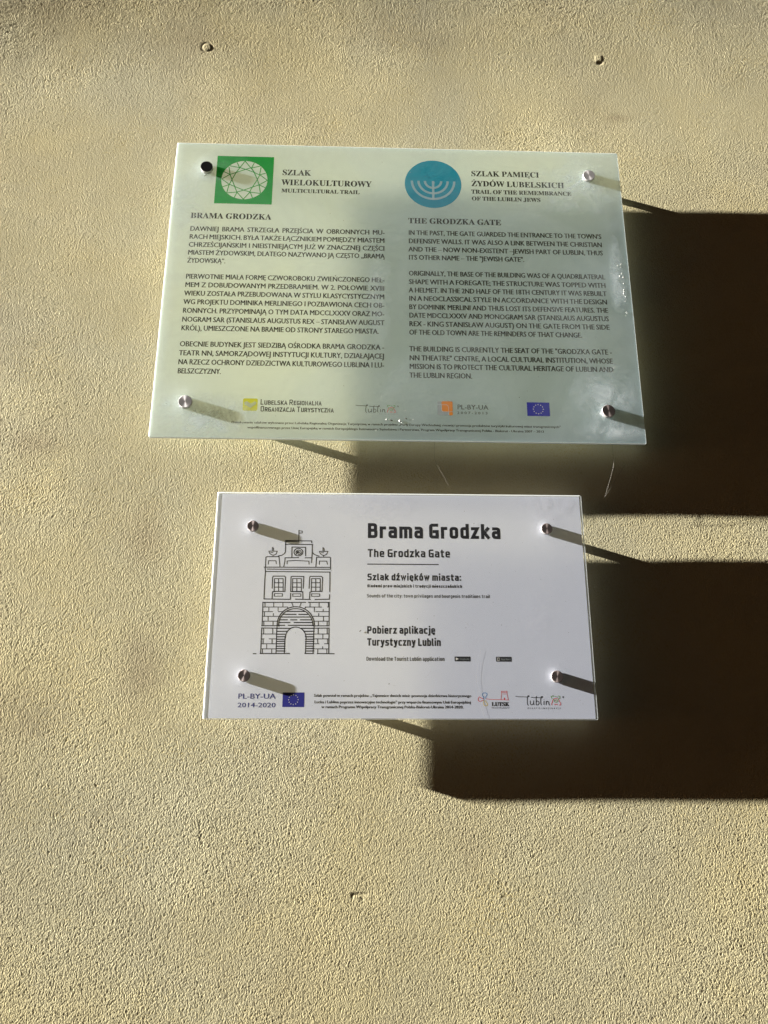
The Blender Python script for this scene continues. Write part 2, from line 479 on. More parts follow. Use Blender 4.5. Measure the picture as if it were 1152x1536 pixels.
def round_poly(pts):
    closed = pts[-1] == 'c'
    if closed: pts = pts[:-1]
    out = []
    n = len(pts)
    for i, p_ in enumerate(pts):
        r = p_[2] if len(p_) > 2 else 0
        if closed and i in (0, n - 1):
            a = pts[n - 2]; b = pts[1]
        elif i in (0, n - 1):
            out.append(p_[:2]); continue
        else:
            a = pts[i - 1]; b = pts[i + 1]
        if not r:
            out.append(p_[:2]); continue
        if closed and i == n - 1:
            out.append(out[0]); continue
        da = math.dist(a[:2], p_[:2]); db = math.dist(b[:2], p_[:2])
        r = min(r, da * .5, db * .5)
        s = (p_[0] + (a[0] - p_[0]) / da * r, p_[1] + (a[1] - p_[1]) / da * r)
        e = (p_[0] + (b[0] - p_[0]) / db * r, p_[1] + (b[1] - p_[1]) / db * r)
        for k in range(5):
            t = k / 4
            out.append(((1 - t) ** 2 * s[0] + 2 * t * (1 - t) * p_[0] + t * t * e[0], (1 - t) ** 2 * s[1] + 2 * t * (1 - t) * p_[1] + t * t * e[1]))
    return out

def stroke_text(parent, z, s, x0, x1, yb, cap, wt, mat, name='text_line', smallcaps=False, gap=0.13):
    """narrow square lettering; wt = stroke / cap height"""
    k = cap * (1 - wt)
    def adv(c, f):
        return .24 * cap if c == ' ' else (GLY[c][0] * k * f + wt * cap * (f if smallcaps else 1) + gap * cap * (f if smallcaps else 1))
    seq = []
    for c in s:
        if smallcaps and c.islower(): seq.append((c.upper(), .80))
        else: seq.append((c, 1.0))
    nat = sum(adv(c, f) for c, f in seq) - gap * cap
    sx = (x1 - x0) / nat if x1 else 1.0
    fl = Flat(z)
    x = 0
    for c, f in seq:
        if c != ' ':
            for st in GLY[c][1]:
                pts = [(x0 + (x + wt * cap / 2 + px * k * f) * sx, yb + wt * cap / 2 + py * cap * f * (1 - wt / f)) for px, py in round_poly(st)]
                fl.ribbon(pts, wt * cap * (1 if sx > .9 else .94), cap=True)
        x += adv(c, f)
    return fl.build(name, mat, parent)

# ------------------------------------------------------------------ outline faces from Blender's own built-in font
def styled(s, style):
    if style == 'plain': return s
    up, lo = {'serif': (0x1D400, 0x1D41A), 'sansbold': (0x1D5D4, 0x1D5EE)}[style]
    o = ''
    for c in s:
        if 'A' <= c <= 'Z': o += chr(up + ord(c) - 65)
        elif 'a' <= c <= 'z': o += chr(lo + ord(c) - 97)
        else: o += c
    return o
STRIP = {'Ę': ('E', 'og'), 'Ż': ('Z', 'dot'), 'Ó': ('O', 'ac'), 'Ą': ('A', 'og'), 'Ś': ('S', 'ac'), 'Ć': ('C', 'ac'), 'Ń': ('N', 'ac'), 'Ł': ('L', 'sl'),
         'ę': ('e', 'og'), 'ą': ('a', 'og'), 'ż': ('z', 'dot'), 'ó': ('o', 'ac'), 'ś': ('s', 'ac'), 'ć': ('c', 'ac'), 'ń': ('n', 'ac'), 'ł': ('l', 'sl')}
CHARS = {}
def load_chars(wanted):
    objs = []
    def tmp(body):
        cu = bpy.data.curves.new('tmp', 'FONT'); cu.body = body; cu.resolution_u = 2
        o = bpy.data.objects.new('tmp', cu); col.objects.link(o); objs.append(o); return o
    bar = tmp('||')
    recs = [(key, tmp(styled(key[1], key[0])), tmp('|' + styled(key[1], key[0]) + '|')) for key in wanted]
    bpy.context.view_layer.update()
    dg = bpy.context.evaluated_depsgraph_get()
    def grab(o):
        e = o.evaluated_get(dg); me = e.to_mesh()
        v = np.zeros(len(me.vertices) * 3); me.vertices.foreach_get('co', v)
        f = [tuple(p_.vertices) for p_ in me.polygons]
        e.to_mesh_clear()
        return v.reshape(-1, 3)[:, :2], f
    b, _ = grab(bar); wbar = b[:, 0].max() - b[:, 0].min()
    for key, o, ob in recs:
        v, f = grab(o); vb, _ = grab(ob)
        CHARS[key] = (v, f, vb[:, 0].max() - vb[:, 0].min() - wbar)
    for o in objs:
        cu = o.data
        bpy.data.objects.remove(o); bpy.data.curves.remove(cu)

LINES = []
def text(parent, z, s, x0, yb, cap, mat, style='plain', x1=None, justify=False, bold=0.0, sx=1.0, name='text_line', track=0.0):
    LINES.append((parent, z, s, x0, yb, cap, mat, style, x1, justify, bold, sx, name, track))

def flush_text():
    wanted = {('plain', 'H'), ('serif', 'H')}
    for l in LINES:
        for c in l[2]:
            if c != ' ':
                if c in STRIP: c = STRIP[c][0]
                wanted.add((l[7], c))
    load_chars(sorted(wanted))
    caph = {st: CHARS[(st, 'H')][0][:, 1].max() for st in ('plain', 'serif')}
    for parent, z, s, x0, yb, cap, mat, style, x1, justify, bold, sx, name, track in LINES:
        k = cap / caph[style]
        words = s.split(' ')
        def wid(w, sx):
            return sum(CHARS[(style, STRIP[c][0] if c in STRIP else c)][2] * k * sx + track for c in w)
        space = 0.25 * k * sx
        if x1 is not None:
            tot = sum(wid(w, sx) for w in words)
            n = len(words) - 1
            want = x1 - x0
            if justify and n and tot + n * .17 * k * sx <= want:
                space = (want - tot) / n
            else:
                f = (want - track * sum(len(w) for w in words)) / max(tot - track * sum(len(w) for w in words) + n * space, 1e-6)
                sx *= f; space *= f
        fl = Flat(z)
        x = x0
        for w in words:
            for c in w:
                base, acc = STRIP[c] if c in STRIP else (c, None)
                v, f, a = CHARS[(style, base)]
                pts = np.stack([x + v[:, 0] * k * sx, yb + v[:, 1] * k], 1)
                if len(pts):
                    if bold:
                        for d in (-bold, 0, bold): fl.raw(pts, f, d)
                    else:
                        fl.raw(pts, f)
                cx = x + a * k * sx / 2
                hh = v[:, 1].max() * k if len(pts) else cap
                aw = .14 if style == 'serif' else .12
                if acc == 'dot': fl.disc(cx, yb + hh + cap * .20, cap * .09, 12)
                if acc == 'ac': fl.ribbon([(cx - cap * .04, yb + hh + cap * .08), (cx + cap * .12, yb + hh + cap * .27)], cap * aw)
                if acc == 'og':
                    ex = x + v[:, 0].max() * k * sx - cap * .06
                    fl.ribbon([(ex, yb), (ex - cap * .12, yb - cap * .15), (ex + cap * .03, yb - cap * .23)], cap * .10)
                if acc == 'sl':
                    ex = x + v[:, 0].min() * k * sx + cap * .05
                    fl.ribbon([(ex - cap * .13, yb + cap * .36), (ex + cap * .24, yb + cap * .60)], cap * .11)
                x += a * k * sx + track
            x += space
        fl.build(name, mat, parent)

# artwork outlines, millimetres from the plaque centre
TOWER=[(0.85,[(-137.5,96.4),(-137.0,80.7)]),(0.7,[(-137.5,96.2),(-132.9,95.5),(-133.0,93.0),(-137.2,92.7)]),(0.85,[(-137.2,80.7),(-154.7,81.1),(-154.7,82.3),(-137.1,82.4)]),(0.85,[(-137.0,82.0),(-119.9,82.0),(-119.8,79.5)]),(0.85,[(-155.0,77.1),(-118.7,77.0)]),(0.85,[(-154.7,82.3),(-154.6,66.5),(-156.0,63.9),(-159.4,61.8),(-163.6,60.9)]),(0.85,[(-118.9,77.0),(-118.8,66.3),(-116.4,63.7),(-113.3,62.2),(-109.5,61.1)]),(0.85,[(-118.8,66.3),(-119.3,52.3)]),(0.85,[(-145.8,59.3),(-146.1,73.3),(-127.9,73.1),(-127.5,61.5)]),(0.8,[(-134.2,62.0),(-133.2,62.7),(-132.3,63.5),(-131.8,64.6),(-131.5,65.7),(-131.4,66.9),(-131.7,68.0),(-132.3,69.1),(-133.1,70.0),(-134.1,70.7),(-135.3,71.3),(-136.5,71.6),(-137.8,71.6),(-139.1,71.4),(-140.3,70.9),(-141.3,70.2),(-142.1,69.3),(-142.7,68.3),(-143.0,67.2),(-143.0,66.0),(-142.7,64.9),(-142.2,63.8),(-141.4,62.9),(-140.4,62.1),(-139.2,61.6),(-137.9,61.3),(-136.6,61.3),(-135.4,61.5),(-134.2,62.0)]),(0.8,[(-137.5,63.1),(-136.6,63.0),(-135.8,63.2),(-135.0,63.6),(-134.3,64.1),(-133.9,64.8),(-133.6,65.6),(-133.6,66.4),(-133.8,67.2),(-134.3,67.9),(-134.9,68.5),(-135.7,68.9),(-136.5,69.2),(-137.4,69.2),(-138.3,69.0),(-139.1,68.6),(-139.7,68.1),(-140.2,67.4),(-140.4,66.6),(-140.4,65.8),(-140.2,65.0)]),(0.8,[(-138.2,65.0),(-137.6,64.9),(-136.9,65.0),(-136.4,65.3),(-136.1,65.8),(-136.2,66.4),(-136.5,66.9),(-137.0,67.3),(-137.6,67.4),(-138.3,67.2),(-138.7,66.8),(-138.9,66.2),(-138.8,65.7)]),(0.6,[(-141.4,61.9),(-137.5,66.1),(-139.6,67.4)]),(0.85,[(-155.9,46.9),(-154.8,53.1),(-154.7,58.4),(-136.8,58.8)]),(0.85,[(-127.8,58.6),(-119.7,58.7)]),(0.75,[(-151.7,50.5),(-151.8,54.1),(-141.2,54.9),(-122.9,54.1),(-122.5,50.2)]),(0.7,[(-176.7,67.4),(-165.5,67.4),(-166.7,63.8),(-169.5,62.0),(-172.5,62.2),(-175.4,64.3),(-176.7,67.4)]),(0.6,[(-174.1,65.5),(-171.1,65.5)]),(0.6,[(-172.0,67.9),(-172.2,72.6),(-170.7,71.6),(-170.3,67.9)]),(0.6,[(-171.0,61.8),(-170.9,60.2)]),(0.7,[(-109.2,67.6),(-97.9,67.7),(-99.3,64.0),(-102.0,62.2),(-105.1,62.4),(-107.9,64.5),(-109.2,67.6)]),(0.6,[(-106.7,65.7),(-103.6,65.8)]),(0.6,[(-104.5,68.1),(-104.6,72.8),(-103.1,71.8),(-102.8,68.1)]),(0.6,[(-103.5,62.0),(-103.5,60.4)]),(0.85,[(-180.3,45.9),(-180.2,59.1),(-178.9,59.8),(-162.9,59.9),(-161.0,46.4)]),(0.75,[(-176.7,49.8),(-176.3,54.3),(-166.7,54.3),(-166.0,50.2)]),(0.85,[(-113.4,46.7),(-112.7,59.6),(-95.2,59.7),(-94.1,58.7),(-93.8,43.8)]),(0.75,[(-109.0,50.0),(-108.6,54.3),(-99.1,54.3),(-98.0,50.1)]),(0.85,[(-181.7,45.5),(-93.9,45.8)]),(0.85,[(-177.6,42.9),(-157.7,42.8)]),(0.85,[(-156.7,42.8),(-93.8,43.3)]),(0.85,[(-180.7,45.2),(-180.0,39.6)]),(0.85,[(-180.0,39.6),(-94.5,39.4)]),(0.85,[(-180.0,39.6),(-180.4,27.4),(-180.3,2.8),(-145.8,2.5),(-145.6,10.5)]),(0.85,[(-94.5,39.4),(-94.2,13.3)]),(0.85,[(-94.3,8.8),(-94.5,3.0),(-113.2,2.5)]),(0.85,[(-138.9,2.7),(-119.6,2.5)]),(0.75,[(-167.6,30.0),(-156.2,30.1),(-155.6,13.0),(-167.4,12.9),(-167.6,30.0)]),(0.75,[(-162.2,30.1),(-161.5,12.9)]),(0.75,[(-167.4,24.5),(-156.0,24.5)]),(0.75,[(-167.2,18.6),(-155.8,18.7)]),(0.75,[(-143.6,30.2),(-132.2,30.3),(-131.6,13.1),(-143.5,13.0),(-143.6,30.2)]),(0.75,[(-138.1,30.2),(-137.6,13.1)]),(0.75,[(-143.4,24.6),(-132.0,24.7)]),(0.75,[(-143.2,18.8),(-131.8,18.8)]),(0.75,[(-118.6,30.4),(-107.2,30.4),(-106.8,13.3),(-118.7,13.2),(-118.6,30.4)]),(0.75,[(-113.2,30.4),(-112.7,13.2)]),(0.75,[(-118.5,24.8),(-107.1,24.9)]),(0.75,[(-118.3,18.9),(-106.9,19.0)]),(0.85,[(-170.1,17.4),(-170.2,31.5),(-169.3,33.4),(-154.4,33.5),(-153.1,32.2),(-153.3,13.0),(-167.9,12.9)]),(0.85,[(-145.7,13.0),(-145.9,32.5),(-144.4,33.3),(-129.0,33.2),(-129.2,17.6)]),(0.85,[(-121.6,17.5),(-121.2,31.9),(-120.5,33.5),(-105.6,33.4),(-104.0,32.0),(-104.4,13.3),(-117.0,13.2)]),(0.85,[(-169.7,3.8),(-169.6,12.4),(-166.4,12.6)]),(0.85,[(-145.7,12.8),(-129.8,12.6),(-129.2,2.8)]),(0.85,[(-120.7,3.1),(-120.4,12.2),(-118.0,12.9)]),(0.65,[(-167.1,9.9),(-156.4,9.9),(-156.3,6.6),(-167.0,6.6),(-167.1,9.9)]),(0.65,[(-142.9,9.8),(-132.2,9.9),(-132.1,6.6),(-142.8,6.5),(-142.9,9.8)]),(0.65,[(-118.1,10.0),(-107.5,10.0),(-107.4,6.7),(-118.0,6.7),(-118.1,10.0)]),(0.85,[(-181.6,-1.8),(-125.5,-1.4)]),(0.85,[(-122.0,-1.4),(-94.4,-1.2)]),(0.85,[(-181.4,-1.8),(-181.1,-32.3)]),(0.85,[(-94.6,-1.2),(-94.2,-32.1)]),(0.85,[(-181.6,-32.5),(-160.7,-32.2)]),(0.85,[(-114.3,-32.2),(-94.2,-32.1)]),(0.85,[(-181.5,-35.3),(-145.9,-35.6)]),(0.85,[(-130.3,-35.5),(-94.1,-35.0)]),(0.85,[(-181.5,-35.3),(-181.4,-68.2)]),(0.85,[(-94.1,-35.0),(-93.9,-67.8)]),(0.85,[(-181.9,-68.2),(-144.3,-68.0)]),(0.85,[(-124.4,-67.9),(-113.8,-67.9)]),(0.85,[(-108.5,-67.9),(-86.9,-68.0)]),(0.85,[(-190.6,-68.4),(-187.4,-68.4)]),(0.65,[(-181.3,-7.9),(-148.9,-7.7)]),(0.65,[(-181.0,-14.0),(-168.3,-13.9)]),(0.65,[(-160.9,-13.8),(-155.0,-13.8)]),(0.65,[(-181.2,-20.1),(-158.2,-20.0)]),(0.65,[(-181.4,-26.5),(-160.9,-26.4)]),(0.65,[(-181.6,-43.1),(-161.7,-43.0)]),(0.65,[(-181.3,-49.4),(-177.9,-49.4)]),(0.65,[(-171.1,-49.3),(-161.4,-49.3)]),(0.65,[(-181.5,-55.7),(-161.7,-55.6)]),(0.65,[(-181.2,-62.2),(-161.4,-62.1)]),(0.65,[(-178.8,-2.2),(-178.5,-7.7)]),(0.65,[(-167.3,-2.2),(-167.1,-7.6)]),(0.65,[(-155.3,-2.1),(-155.1,-7.6)]),(0.65,[(-173.4,-8.2),(-173.2,-13.6)]),(0.65,[(-161.3,-8.1),(-161.2,-12.4)]),(0.65,[(-179.0,-14.1),(-178.8,-19.8)]),(0.65,[(-167.2,-16.3),(-167.0,-19.7)]),(0.65,[(-173.9,-20.3),(-173.6,-26.2)]),(0.65,[(-179.2,-26.7),(-178.9,-32.1)]),(0.65,[(-167.2,-26.6),(-167.0,-32.1)]),(0.65,[(-179.0,-35.5),(-178.7,-42.9)]),(0.65,[(-167.3,-35.7),(-167.0,-42.8)]),(0.65,[(-179.1,-49.4),(-178.8,-55.5)]),(0.65,[(-167.5,-49.3),(-167.2,-55.4)]),(0.65,[(-174.1,-55.8),(-173.8,-62.0)]),(0.65,[(-179.3,-62.4),(-179.0,-68.0)]),(0.65,[(-167.4,-62.3),(-167.1,-67.9)]),(0.65,[(-125.8,-7.6),(-104.6,-7.5)]),(0.65,[(-96.7,-7.4),(-94.5,-7.4)]),(0.65,[(-111.8,-13.6),(-94.4,-13.5)]),(0.65,[(-115.1,-19.7),(-94.5,-19.6)]),(0.65,[(-113.0,-26.1),(-94.3,-26.0)]),(0.65,[(-113.5,-42.8),(-94.2,-42.7)]),(0.65,[(-113.3,-49.1),(-94.0,-49.0)]),(0.65,[(-113.2,-55.4),(-106.8,-55.3)]),(0.65,[(-99.5,-55.3),(-94.1,-55.3)]),(0.65,[(-113.0,-61.9),(-94.0,-61.9)]),(0.65,[(-119.8,-1.9),(-119.7,-7.4)]),(0.65,[(-108.0,-1.8),(-107.8,-7.3)]),(0.65,[(-95.8,-1.8),(-95.7,-7.2)]),(0.65,[(-113.9,-7.8),(-113.8,-13.6)]),(0.65,[(-102.3,-10.7),(-102.3,-13.2)]),(0.65,[(-108.1,-16.0),(-108.0,-19.4)]),(0.65,[(-101.8,-19.9),(-101.7,-25.9)]),(0.65,[(-108.3,-26.3),(-108.1,-32.0)]),(0.65,[(-96.8,-26.2),(-96.7,-31.9)]),(0.65,[(-108.3,-35.4),(-108.1,-42.5)]),(0.65,[(-96.6,-35.4),(-96.4,-42.5)]),(0.65,[(-102.0,-42.9),(-101.8,-48.7)]),(0.65,[(-108.5,-49.1),(-108.3,-55.2)]),(0.65,[(-95.8,-49.0),(-95.7,-55.1)]),(0.65,[(-101.9,-59.2),(-101.8,-61.7)]),(0.65,[(-108.1,-62.1),(-108.0,-67.7)]),(0.65,[(-96.5,-62.1),(-96.4,-67.6)]),(0.7,[(-143.7,-2.0),(-141.5,-7.0)]),(0.7,[(-131.4,-2.0),(-133.0,-6.9)]),(0.65,[(-149.4,-7.7),(-147.6,-9.5)]),(0.65,[(-124.8,-7.6),(-126.4,-9.4)]),(0.9,[(-113.5,-30.5),(-113.7,-28.1),(-114.2,-25.7),(-114.9,-23.3),(-115.9,-21.1),(-117.1,-18.9),(-118.5,-16.8),(-120.2,-14.9),(-122.0,-13.2),(-124.0,-11.7),(-126.2,-10.4),(-128.5,-9.3),(-130.9,-8.4),(-133.3,-7.8),(-135.8,-7.4),(-138.4,-7.3),(-140.9,-7.4),(-143.4,-7.8),(-145.8,-8.5),(-148.1,-9.4),(-150.3,-10.5),(-152.4,-11.8),(-154.3,-13.4),(-156.0,-15.1),(-157.6,-17.1),(-158.8,-19.1),(-159.9,-21.3),(-160.7,-23.6),(-161.3,-25.9),(-161.6,-28.3),(-161.6,-30.8)]),(0.8,[(-115.5,-32.0),(-115.5,-29.7),(-115.8,-27.4),(-116.4,-25.2),(-117.2,-23.0),(-118.3,-20.9),(-119.6,-18.9),(-121.1,-17.1),(-122.9,-15.4),(-124.8,-13.9),(-126.9,-12.6),(-129.1,-11.6),(-131.4,-10.7),(-133.8,-10.2),(-136.2,-9.8),(-138.7,-9.8),(-141.1,-9.9),(-143.5,-10.4),(-145.8,-11.1),(-148.1,-12.0),(-150.1,-13.1),(-152.1,-14.5),(-153.8,-16.1),(-155.4,-17.8),(-156.7,-19.7),(-157.8,-21.7),(-158.7,-23.9),(-159.3,-26.1),(-159.6,-28.4),(-159.7,-30.6),(-159.4,-32.9)]),(0.85,[(-161.5,-30.8),(-161.9,-39.1),(-161.6,-68.1)]),(0.85,[(-113.6,-30.5),(-113.8,-38.9),(-114.0,-67.9)]),(0.85,[(-151.0,-68.0),(-150.8,-47.8),(-150.3,-47.8),(-150.2,-45.6),(-149.8,-43.5),(-149.1,-41.5),(-148.1,-39.7),(-146.8,-38.0),(-145.2,-36.6),(-143.5,-35.4),(-141.6,-34.6),(-139.6,-34.1),(-137.5,-33.9),(-135.4,-34.1),(-133.3,-34.5),(-131.4,-35.4),(-129.5,-36.5),(-127.9,-37.9),(-126.5,-39.6),(-125.3,-41.4),(-124.5,-43.4),(-123.9,-45.5),(-123.7,-47.7),(-123.6,-47.7),(-123.9,-67.9)]),(0.95,[(-150.3,-13.5),(-126.0,-13.4)]),(0.95,[(-154.6,-17.4),(-137.7,-17.3)]),(0.95,[(-133.8,-17.3),(-121.4,-17.2)]),(0.95,[(-157.0,-20.9),(-118.8,-20.7)]),(0.95,[(-158.5,-24.6),(-148.8,-24.5)]),(0.95,[(-144.3,-24.5),(-136.5,-24.5)]),(0.95,[(-131.6,-24.4),(-117.0,-24.4)]),(0.95,[(-159.2,-28.1),(-145.2,-28.0)]),(0.95,[(-139.5,-28.0),(-116.1,-27.9)]),(0.95,[(-160.4,-31.8),(-151.9,-31.7)]),(0.95,[(-147.0,-31.7),(-114.7,-31.5)]),(0.95,[(-161.7,-35.7),(-143.8,-35.6)]),(0.95,[(-131.1,-35.5),(-113.7,-35.4)]),(0.95,[(-161.5,-39.6),(-148.0,-39.5)]),(0.95,[(-126.6,-39.4),(-113.6,-39.3)]),(0.95,[(-162.0,-43.3),(-151.3,-43.2)]),(0.95,[(-124.4,-43.1),(-113.9,-43.0)]),(0.95,[(-161.8,-46.6),(-151.1,-46.5)]),(0.95,[(-124.3,-46.4),(-113.8,-46.4)]),(0.95,[(-161.7,-49.8),(-151.0,-49.7)]),(0.95,[(-124.2,-49.6),(-113.7,-49.6)]),(0.95,[(-161.6,-52.5),(-150.9,-52.4)]),(0.95,[(-124.1,-52.3),(-113.6,-52.3)]),(0.95,[(-161.5,-55.6),(-150.8,-55.5)]),(0.95,[(-124.0,-55.4),(-113.5,-55.4)]),(0.95,[(-161.3,-58.7),(-150.7,-58.6)]),(0.95,[(-123.9,-58.5),(-113.5,-58.5)]),(0.95,[(-161.2,-61.7),(-150.6,-61.7)]),(0.95,[(-123.8,-61.6),(-113.4,-61.5)]),(0.95,[(-161.1,-64.8),(-150.5,-64.8)]),(0.95,[(-123.8,-64.7),(-113.3,-64.6)])]
FACETS=[[(-241.8,218.0),(-254.7,196.0)],[(-241.8,218.0),(-226.0,196.8)],[(-227.3,215.0),(-231.1,205.2)],[(-217.3,209.2),(-230.6,205.2)],[(-216.3,206.8),(-218.1,191.4)],[(-208.6,195.9),(-217.6,192.8)],[(-205.4,182.6),(-217.6,192.8)],[(-205.4,182.6),(-217.8,173.8)],[(-206.5,168.1),(-217.8,173.8)],[(-217.8,173.8),(-215.0,158.5)],[(-215.3,157.8),(-231.7,160.2)],[(-226.8,149.5),(-231.1,160.9)],[(-240.8,146.7),(-231.1,160.2)],[(-240.8,146.7),(-251.4,159.6)],[(-254.8,149.5),(-250.8,160.3)],[(-266.3,157.6),(-251.4,159.6)],[(-266.9,158.1),(-264.3,172.5)],[(-274.0,168.8),(-264.4,173.0)],[(-276.1,183.4),(-264.4,173.9)],[(-276.1,183.4),(-263.8,192.2)],[(-273.4,196.9),(-263.8,192.2)],[(-266.4,206.3),(-263.8,192.2)],[(-264.8,208.2),(-249.9,205.4)],[(-254.3,215.2),(-249.9,205.4)],[(-254.7,196.0),(-260.3,182.5)],[(-260.3,182.5),(-264.3,172.5)],[(-263.8,192.2),(-260.3,182.5)],[(-260.3,182.5),(-251.4,159.6)],[(-254.7,196.0),(-238.6,202.9)],[(-249.9,205.4),(-238.6,201.9)],[(-241.0,202.1),(-230.6,205.9)],[(-238.6,201.9),(-226.6,196.8)],[(-231.1,205.2),(-225.9,195.4)],[(-226.6,196.8),(-217.6,192.1)],[(-225.9,195.4),(-221.0,183.6)],[(-217.6,192.8),(-221.0,183.6)],[(-221.0,183.6),(-217.8,173.8)],[(-221.0,183.6),(-229.6,165.8)],[(-264.4,173.9),(-241.1,163.4)],[(-217.8,173.8),(-229.8,168.6)],[(-229.8,168.6),(-241.1,163.4)],[(-251.4,159.6),(-241.1,163.4)],[(-231.1,160.2),(-241.1,163.4)],[(-229.6,165.8),(-231.7,160.2)],[(-263.8,192.2),(-254.7,196.0)]]
LOGO={'blue':[(0.75,[(104.8,-124.1),(105.1,-121.9),(103.6,-120.3),(103.4,-118.3),(104.7,-117.0),(107.5,-116.8),(109.4,-117.7),(109.4,-119.4),(107.6,-121.6),(107.4,-124.1)])],'red':[(0.75,[(104.8,-124.4),(101.7,-123.3),(99.3,-121.9),(97.9,-123.5),(97.8,-126.2),(99.3,-127.4),(101.5,-127.0),(104.7,-125.7)]),(0.6,[(107.8,-124.2),(113.9,-125.0),(137.4,-125.6)]),(0.6,[(127.0,-125.2),(128.2,-117.0),(127.9,-114.6)]),(0.6,[(127.7,-114.8),(135.3,-114.6)]),(0.6,[(135.3,-114.6),(134.9,-117.0),(136.3,-125.4)]),(0.6,[(128.3,-116.1),(135.0,-116.1)]),(1.3,[(131.4,-125.4),(131.5,-122.9)]),(0.5,[(129.7,-118.1),(133.8,-118.1)])],'yellow':[(0.75,[(105.1,-126.2),(104.6,-129.5),(104.9,-132.1),(107.1,-133.2),(109.4,-132.1),(109.2,-130.0),(107.6,-128.4),(106.9,-126.2)])],'ink':[(0.8,[(145.8,-120.9),(149.7,-121.6),(154.1,-121.6),(161.0,-121.8),(163.1,-121.2),(162.9,-120.1),(161.8,-120.4),(161.0,-122.3),(160.6,-126.1),(160.6,-130.4),(161.2,-132.0),(162.3,-131.8)]),(0.8,[(164.5,-126.4),(164.3,-129.9),(165.2,-131.6),(167.0,-131.4),(168.4,-129.6)]),(0.8,[(168.8,-126.2),(168.6,-129.9),(169.2,-131.8)]),(0.8,[(165.7,-122.1),(169.7,-122.6),(173.6,-122.5),(179.2,-122.8)]),(0.8,[(172.7,-120.7),(172.1,-123.9),(171.7,-131.6)]),(0.8,[(171.9,-127.7),(173.4,-126.6),(175.2,-127.5),(175.6,-129.6),(174.2,-131.6),(171.7,-131.6)]),(0.8,[(179.2,-122.8),(180.6,-121.8),(179.9,-120.8),(178.5,-121.8),(177.8,-125.5),(177.8,-130.4),(178.8,-131.8)]),(0.8,[(182.0,-126.6),(181.7,-131.5)]),(0.9,[(182.0,-124.2),(182.0,-124.6)]),(0.8,[(184.6,-131.5),(184.9,-126.8)]),(0.8,[(184.8,-128.2),(186.4,-126.8),(188.0,-127.7),(188.0,-130.4),(189.0,-132.0)])],'green':[(0.6,[(192.0,-123.5),(191.8,-120.9),(196.1,-120.7)]),(0.6,[(196.6,-121.2),(199.4,-121.8)]),(0.6,[(200.6,-120.5),(202.9,-120.7),(202.8,-123.5),(200.7,-123.8)]),(0.6,[(193.4,-123.5),(194.7,-124.9)]),(0.6,[(201.5,-123.3),(200.3,-124.9)]),(0.55,[(200.1,-126.8),(199.7,-127.5),(198.8,-128.1),(197.5,-128.3),(196.3,-128.1),(195.5,-127.6),(195.2,-126.8),(195.5,-126.1),(196.4,-125.5),(197.6,-125.3),(198.9,-125.4),(199.8,-126.0),(200.1,-126.7)])],'red2':[(0.65,[(201.9,-127.6),(201.7,-126.2),(201.0,-125.0),(199.9,-124.1),(198.5,-123.6),(196.9,-123.6),(195.4,-124.1),(194.2,-125.0),(193.3,-126.3),(193.0,-127.7)]),(0.65,[(193.1,-127.6),(192.0,-129.6),(191.8,-132.0)]),(0.65,[(201.8,-127.6),(203.5,-129.2),(203.3,-131.7),(201.0,-131.7)]),(0.65,[(195.7,-131.9),(196.0,-130.7),(198.8,-130.7),(198.8,-131.7)]),(0.6,[(197.4,-126.1),(197.4,-127.2)])]}


